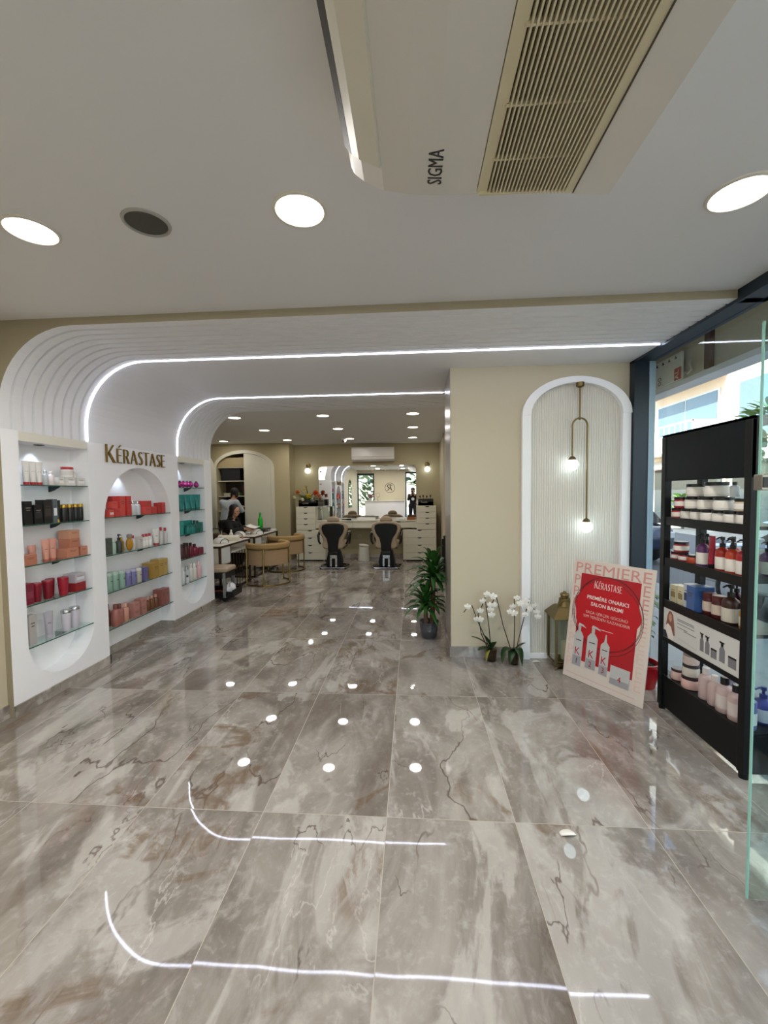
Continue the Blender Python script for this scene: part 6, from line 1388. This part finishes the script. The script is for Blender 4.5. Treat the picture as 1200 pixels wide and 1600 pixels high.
def face_bits(fr, parent, T, s=1.):
    r, f, u, c = fr; M = Matrix((r, f, u)).transposed().to_4x4()
    def el(name, off, rad, sc, m):
        b = MB().ball((0, 0, 0), rad*s, 10, 7, sc); Q = M.copy(); Q.translation = c+(r*off[0]+f*off[1]+u*off[2])*s; b.xf(Q).xf(T).build(name, m, parent, 'all')
    for q in (-1, 1): el('eye', (q*.032, .083, .005), .0095, (1.3, .6, .8), mat('eye_dark', '#1d1512', .2, noise=.02)); el('eyebrow', (q*.033, .090, .026), .010, (1.7, .4, .35), mat('brow_dark', '#1c1411', .8, noise=.05))
    el('mouth', (0, .096, -.058), .011, (2.0, .5, .45), mat('lips', '#8f4d44', .5, noise=.03))
def person(label, loc, J, hd, fwd, clothes, hair, up=(0, 0, 1), hands=None, group=None):
    # J: joint name -> (point, radius), all relative to loc
    t = thing('person', label, 'person', loc); V = []; idx = {}; E_ = []
    for k, (p, r) in J.items(): idx[k] = len(V); V.append((Vector(p), r))
    for ch in (('pelvis', 'waist', 'chest', 'neck0', 'neck1'), ('chest', 'shoL', 'elbL', 'wriL'), ('chest', 'shoR', 'elbR', 'wriR'), ('pelvis', 'hipL', 'kneL', 'ankL', 'toeL'), ('pelvis', 'hipR', 'kneR', 'ankR', 'toeR')):
        for a, c in zip(ch[:-1], ch[1:]): E_.append((idx[a], idx[c]))
    nb = len(V)
    for (w, d, u, cu, sd) in hands: hand(V, E_, idx[w], J[w][0], d, u, cu, sd)
    hp, fr = head_parts(hd, fwd, up=up); lat = J['shoL'][0]; lat = Vector(J['shoL'][0])-Vector(J['shoR'][0])
    parts = [capsule(V[i][0], V[i][1], V[j][0], V[j][1], lat) for i, j in E_]
    sp, sq = Vector(J['hipL'][0]), Vector(J['hipR'][0]); parts.append(capsule(sp, J['hipL'][1], sq, J['hipR'][1], (0, 0, 1)))
    parts.append(capsule(J['neck1'][0], J['neck1'][1], Vector(hd)-Vector((0, 0, .02)), .05, lat))
    body = fused('body', parts+hp, SKIN, t, .0065); face_bits(fr, t, Matrix.Identity(4))
    # garments: the skin under them, lifted off a little, each ending at its own hem
    names = {v: k for k, v in idx.items()}; bones = []
    for i, j in E_:
        key = (names.get(i, 'hand'), names.get(j, 'hand')); r = lambda q: min(q) if isinstance(q, tuple) else q
        bones.append((V[i][0], V[j][0], r(V[i][1]), r(V[j][1]), key))
    bones.append((Vector(J['neck1'][0]), Vector(hd), .05, .10, ('head', 'head'))); bones.append((sp, sq, .08, .08, ('pelvis', 'hipL')))
    me = body.data; cls = []
    for v in me.vertices:
        best = None
        for A, B_, ra, rb, key in bones:
            AB = B_-A; f = max(0, min(1, (v.co-A).dot(AB)/max(1e-9, AB.length_squared))); q = (v.co-A-AB*f).length/(ra+(rb-ra)*f)
            if best is None or q < best[0]: best = (q, key, f)
        cls.append(best[1:])
    for nm, keys, grow, m in clothes:
        ok = [any(c[0] == k[0] and c[1] <= k[1] for k in keys) for c in cls]
        fs = [tuple(p.vertices) for p in me.polygons if all(ok[i] for i in p.vertices)]; used = sorted({i for f in fs for i in f}); mp = {i: k for k, i in enumerate(used)}
        gm = bpy.data.meshes.new(nm); gm.from_pydata([tuple(me.vertices[i].co+me.vertices[i].normal*grow) for i in used], [], [tuple(mp[i] for i in f) for f in fs]); gm.update()
        link(nm, gm, m, t, 'all').modifiers.new('thick', 'SOLIDIFY').thickness = grow*.7
    hair(t, fr)
    return t
BLKC = mat('black_hoodie_cloth', '#0e0d0f', .9, noise=.12, nscale=60, bump=.3); WSH = mat('pale_blue_shirt', '#aeb6bd', .85, noise=.05, nscale=60, bump=.2); NAVY = mat('dark_trousers', '#15161c', .9, noise=.1, nscale=60); HAIRD = mat('dark_brown_hair', '#1a0f0d', .55, noise=.25, nscale=50); HAIRB = mat('black_hair', '#0d0b0b', .6, noise=.2, nscale=50); SHOE = mat('black_shoe', '#101012', .5, noise=.05); SHOEW = mat('white_shoe', '#d8d8d6', .5, noise=.03)
def shoes(t, J, m, keys=('L', 'R')):
    for k in keys:
        a = Vector(J['ank'+k][0]); e = Vector(J['toe'+k][0]); d = (e-a); d.z = 0; d.normalize(); c = a+d*.055; 
        b = MB().ball((0, 0, 0), .5, 16, 10, (.10, .28, .095)); M = Matrix.Rotation(math.atan2(-d.x, d.y), 4, 'Z'); M.translation = (c.x, c.y, .048); b.xf(M); b.v = [(x, y, max(z, .002)) for x, y, z in b.v]; b.build('shoe', m, t, 'all')
def long_hair(drop, m, hood=None):
    def f(t, fr):
        r, fw, u, c = fr; M = Matrix((r, fw, u)).transposed().to_4x4(); parts = []
        def el(off, rad, sc): b = MB().ball((0, 0, 0), rad, 18, 12, sc); Q = M.copy(); Q.translation = c+r*off[0]+fw*off[1]+u*off[2]; b.xf(Q); parts.append((b.v, b.f))
        el((0, -.028, .045), .098, (.93, .98, .95))
        for q in (-1, 1): el((q*.070, -.015, -.03), .045, (.55, 1.1, 1.6))
        if drop: 
            el((0, -.065, -.06), .075, (1.05, .6, 1.5)); el((0, -.07, -.06-drop*.5), .07, (1.1, .55, 1.6)); el((.06, -.01, -.06-drop*.4), .04, (.6, .7, drop*9)); el((-.06, -.01, -.06-drop*.4), .04, (.6, .7, drop*9))
        fused('hair', parts, m, t, .008)
        if hood:
            b = MB(); b.tube([tuple(c+r*.11*math.cos(a)+fw*(.02-.10*abs(math.sin(a))*(1 if math.sin(a) < 0 else .3))+u*(-.17+.02*math.sin(a))) for a in [2*PI*k/20 for k in range(21)]], .035, 8); b.build('hood', hood, t, 'all')
    return f
# seated woman at the manicure table
J = {'pelvis': ((0, 0, .50), (.15, .12)), 'waist': ((.02, 0, .66), (.13, .105)), 'chest': ((.06, 0, .87), (.155, .115)), 'neck0': ((.09, 0, 1.02), .055), 'neck1': ((.12, 0, 1.09), .05),
 'shoL': ((.07, .17, .96), .06), 'elbL': ((.19, .22, .80), .045), 'wriL': ((.36, .12, .855), .028), 'shoR': ((.07, -.17, .96), .06), 'elbR': ((.17, -.22, .80), .045), 'wriR': ((.37, -.06, .845), .028),
 'hipL': ((.06, .10, .50), .09), 'kneL': ((.22, .12, .50), .065), 'ankL': ((.17, .12, .09), .042), 'toeL': ((.26, .12, .04), .035), 'hipR': ((.06, -.10, .50), .09), 'kneR': ((.22, -.12, .50), .065), 'ankR': ((.17, -.12, .09), .042), 'toeR': ((.26, -.12, .04), .035)}
WL = (-3.62, 7.92, .03)
topk = [(('pelvis', 'waist'), 2), (('waist', 'chest'), 2), (('chest', 'neck0'), .9)] + [((a_, b_), 2) for q in 'LR' for a_, b_ in (('chest', 'sho'+q), ('sho'+q, 'elb'+q))] + [(('elb'+q, 'wri'+q), .9) for q in 'LR']
legk = [(('pelvis', 'hip'+q), 2) for q in 'LR'] + [(('hip'+q, 'kne'+q), 2) for q in 'LR'] + [(('kne'+q, 'ank'+q), .93) for q in 'LR'] + [(('pelvis', 'waist'), .3)]
w = person('person in a black hooded top seated behind the farther manicure table, holding paper', WL, J, (.155, -.01, 1.19), (.93, -.22, -.22),
 [('trousers', legk, .020, NAVY), ('hooded_top', topk, .018, BLKC)], long_hair(.16, HAIRD, BLKC), hands=[('wriL', (.9, -.3, -.1), (0, .3, 1), .45, 1), ('wriR', (.95, .15, -.05), (0, -.2, 1), .45, -1)])
shoes(w, J, SHOE)
t = thing('work_stool', 'round dark stool under the seated person', 'stool', (WL[0], WL[1], 0)); MB().cyl(.19, .36, .41, n=28, ch=.015).build('seat', LEB, t, True); MB().cyl(.028, .05, .37, n=12).build('column', CHROME, t, True); MB().cyl(.19, 0, .05, n=24, ch=.015).build('base', BLKP, t, True)
t = thing('paper_sheet', 'white paper held in the hands of the seated person', 'paper', (-3.14, 7.93, .885)); b = MB()
for k in range(8): a, c = k/8, (k+1)/8; b.quad((-.09+.2*a, -.10, .05*(1-a)**2), (-.09+.2*c, -.10, .05*(1-c)**2), (-.09+.2*c, .16, .02+.05*(1-c)**2), (-.09+.2*a, .16, .02+.05*(1-a)**2))
o = b.build('sheet', mat('paper', '#efece2', .7, noise=.02), t, True); o.modifiers.new('th', 'SOLIDIFY').thickness = .002
# person reaching into the closet
J2 = {'pelvis': ((-.06, -.02, .93), (.15, .12)), 'waist': ((-.07, .0, 1.07), (.13, .105)), 'chest': ((-.03, .05, 1.27), (.16, .115)), 'neck0': ((.03, .10, 1.41), .055), 'neck1': ((.05, .13, 1.47), .05),
 'shoL': ((-.19, .05, 1.36), .06), 'elbL': ((-.19, .22, 1.17), .045), 'wriL': ((-.05, .36, 1.24), .028), 'shoR': ((.13, .03, 1.36), .06), 'elbR': ((.18, .2, 1.18), .045), 'wriR': ((.12, .34, 1.25), .028),
 'hipL': ((-.15, -.02, .90), .09), 'kneL': ((-.16, .02, .48), .06), 'ankL': ((-.16, -.04, .09), .042), 'toeL': ((-.16, .06, .04), .035), 'hipR': ((.04, -.02, .90), .09), 'kneR': ((.05, .02, .48), .06), 'ankR': ((.05, -.04, .09), .042), 'toeR': ((.05, .06, .04), .035)}
w = person('person in a pale shirt standing at the open arched closet, back turned', (-4.06, 9.02, 0), J2, (.06, .16, 1.56), (.35, .9, -.25), [('trousers', legk, .020, NAVY), ('shirt', topk, .016, WSH)], long_hair(0, HAIRB),
 hands=[('wriL', (.6, .8, .1), (0, 0, 1), .4, 1), ('wriR', (-.1, .9, .2), (0, 0, 1), .4, -1)]); shoes(w, J2, SHOE)
# photographer behind the camera, seen in the mirror
J3 = {'pelvis': ((0, -.02, .95), (.16, .12)), 'waist': ((0, -.02, 1.10), (.14, .105)), 'chest': ((0, -.01, 1.30), (.165, .115)), 'neck0': ((0, 0, 1.48), .058), 'neck1': ((0, .015, 1.54), .052),
 'shoL': ((-.175, -.01, 1.41), .06), 'elbL': ((-.22, .14, 1.22), .045), 'wriL': ((-.085, .235, 1.43), .028), 'shoR': ((.175, -.01, 1.41), .06), 'elbR': ((.22, .14, 1.22), .045), 'wriR': ((.085, .235, 1.43), .028),
 'hipL': ((-.10, -.02, .92), .095), 'kneL': ((-.12, .0, .50), .062), 'ankL': ((-.15, -.04, .09), .042), 'toeL': ((-.16, .07, .04), .035), 'hipR': ((.10, -.02, .92), .095), 'kneR': ((.11, .03, .50), .062), 'ankR': ((.10, .02, .09), .042), 'toeR': ((.11, .13, .04), .035)}
w = person('person in black with a cap holding up a phone, seen in the mirror', (.02, -.36, 0), J3, (0, .03, 1.64), (0, 1, -.05), [('trousers', legk, .020, NAVY), ('black_top', topk, .016, BLKC)], long_hair(0, HAIRB),
 hands=[('wriL', (.35, .2, .9), (-.6, -.5, 0), .5, 1), ('wriR', (-.35, .2, .9), (.6, -.5, 0), .5, -1)]); shoes(w, J3, SHOEW)
cap = MB(); cap.lathe([(.108, 1.685), (.106, 1.72), (.085, 1.765), (.04, 1.788), (1e-5, 1.79)], (0, 0, 0), 20); cap.prism([(-.08, .06), (.08, .06), (.07, .17), (0, .19), (-.07, .17)], 1.682, 1.692, 'z'); cap.build('cap', CAPM, w, True)
MB().lathe([(.075, 0), (.075, .01), (.055, .012)], (0, .125, 1.24), 24, 'y').build('chest_badge', mat('badge_white', '#d9d9d6', .6, noise=.02), w)
t = thing('phone', 'dark phone held up by the photographer', 'phone', (.0, -.075, 1.5404)); MB().box(-.039, -.006, -.078, .039, .003, .078, .002).build('phone_body', CAPM, t); MB().box(-.030, .0028, .03, -.004, .005, .068, .001).build('camera_bump', BLKP, t)
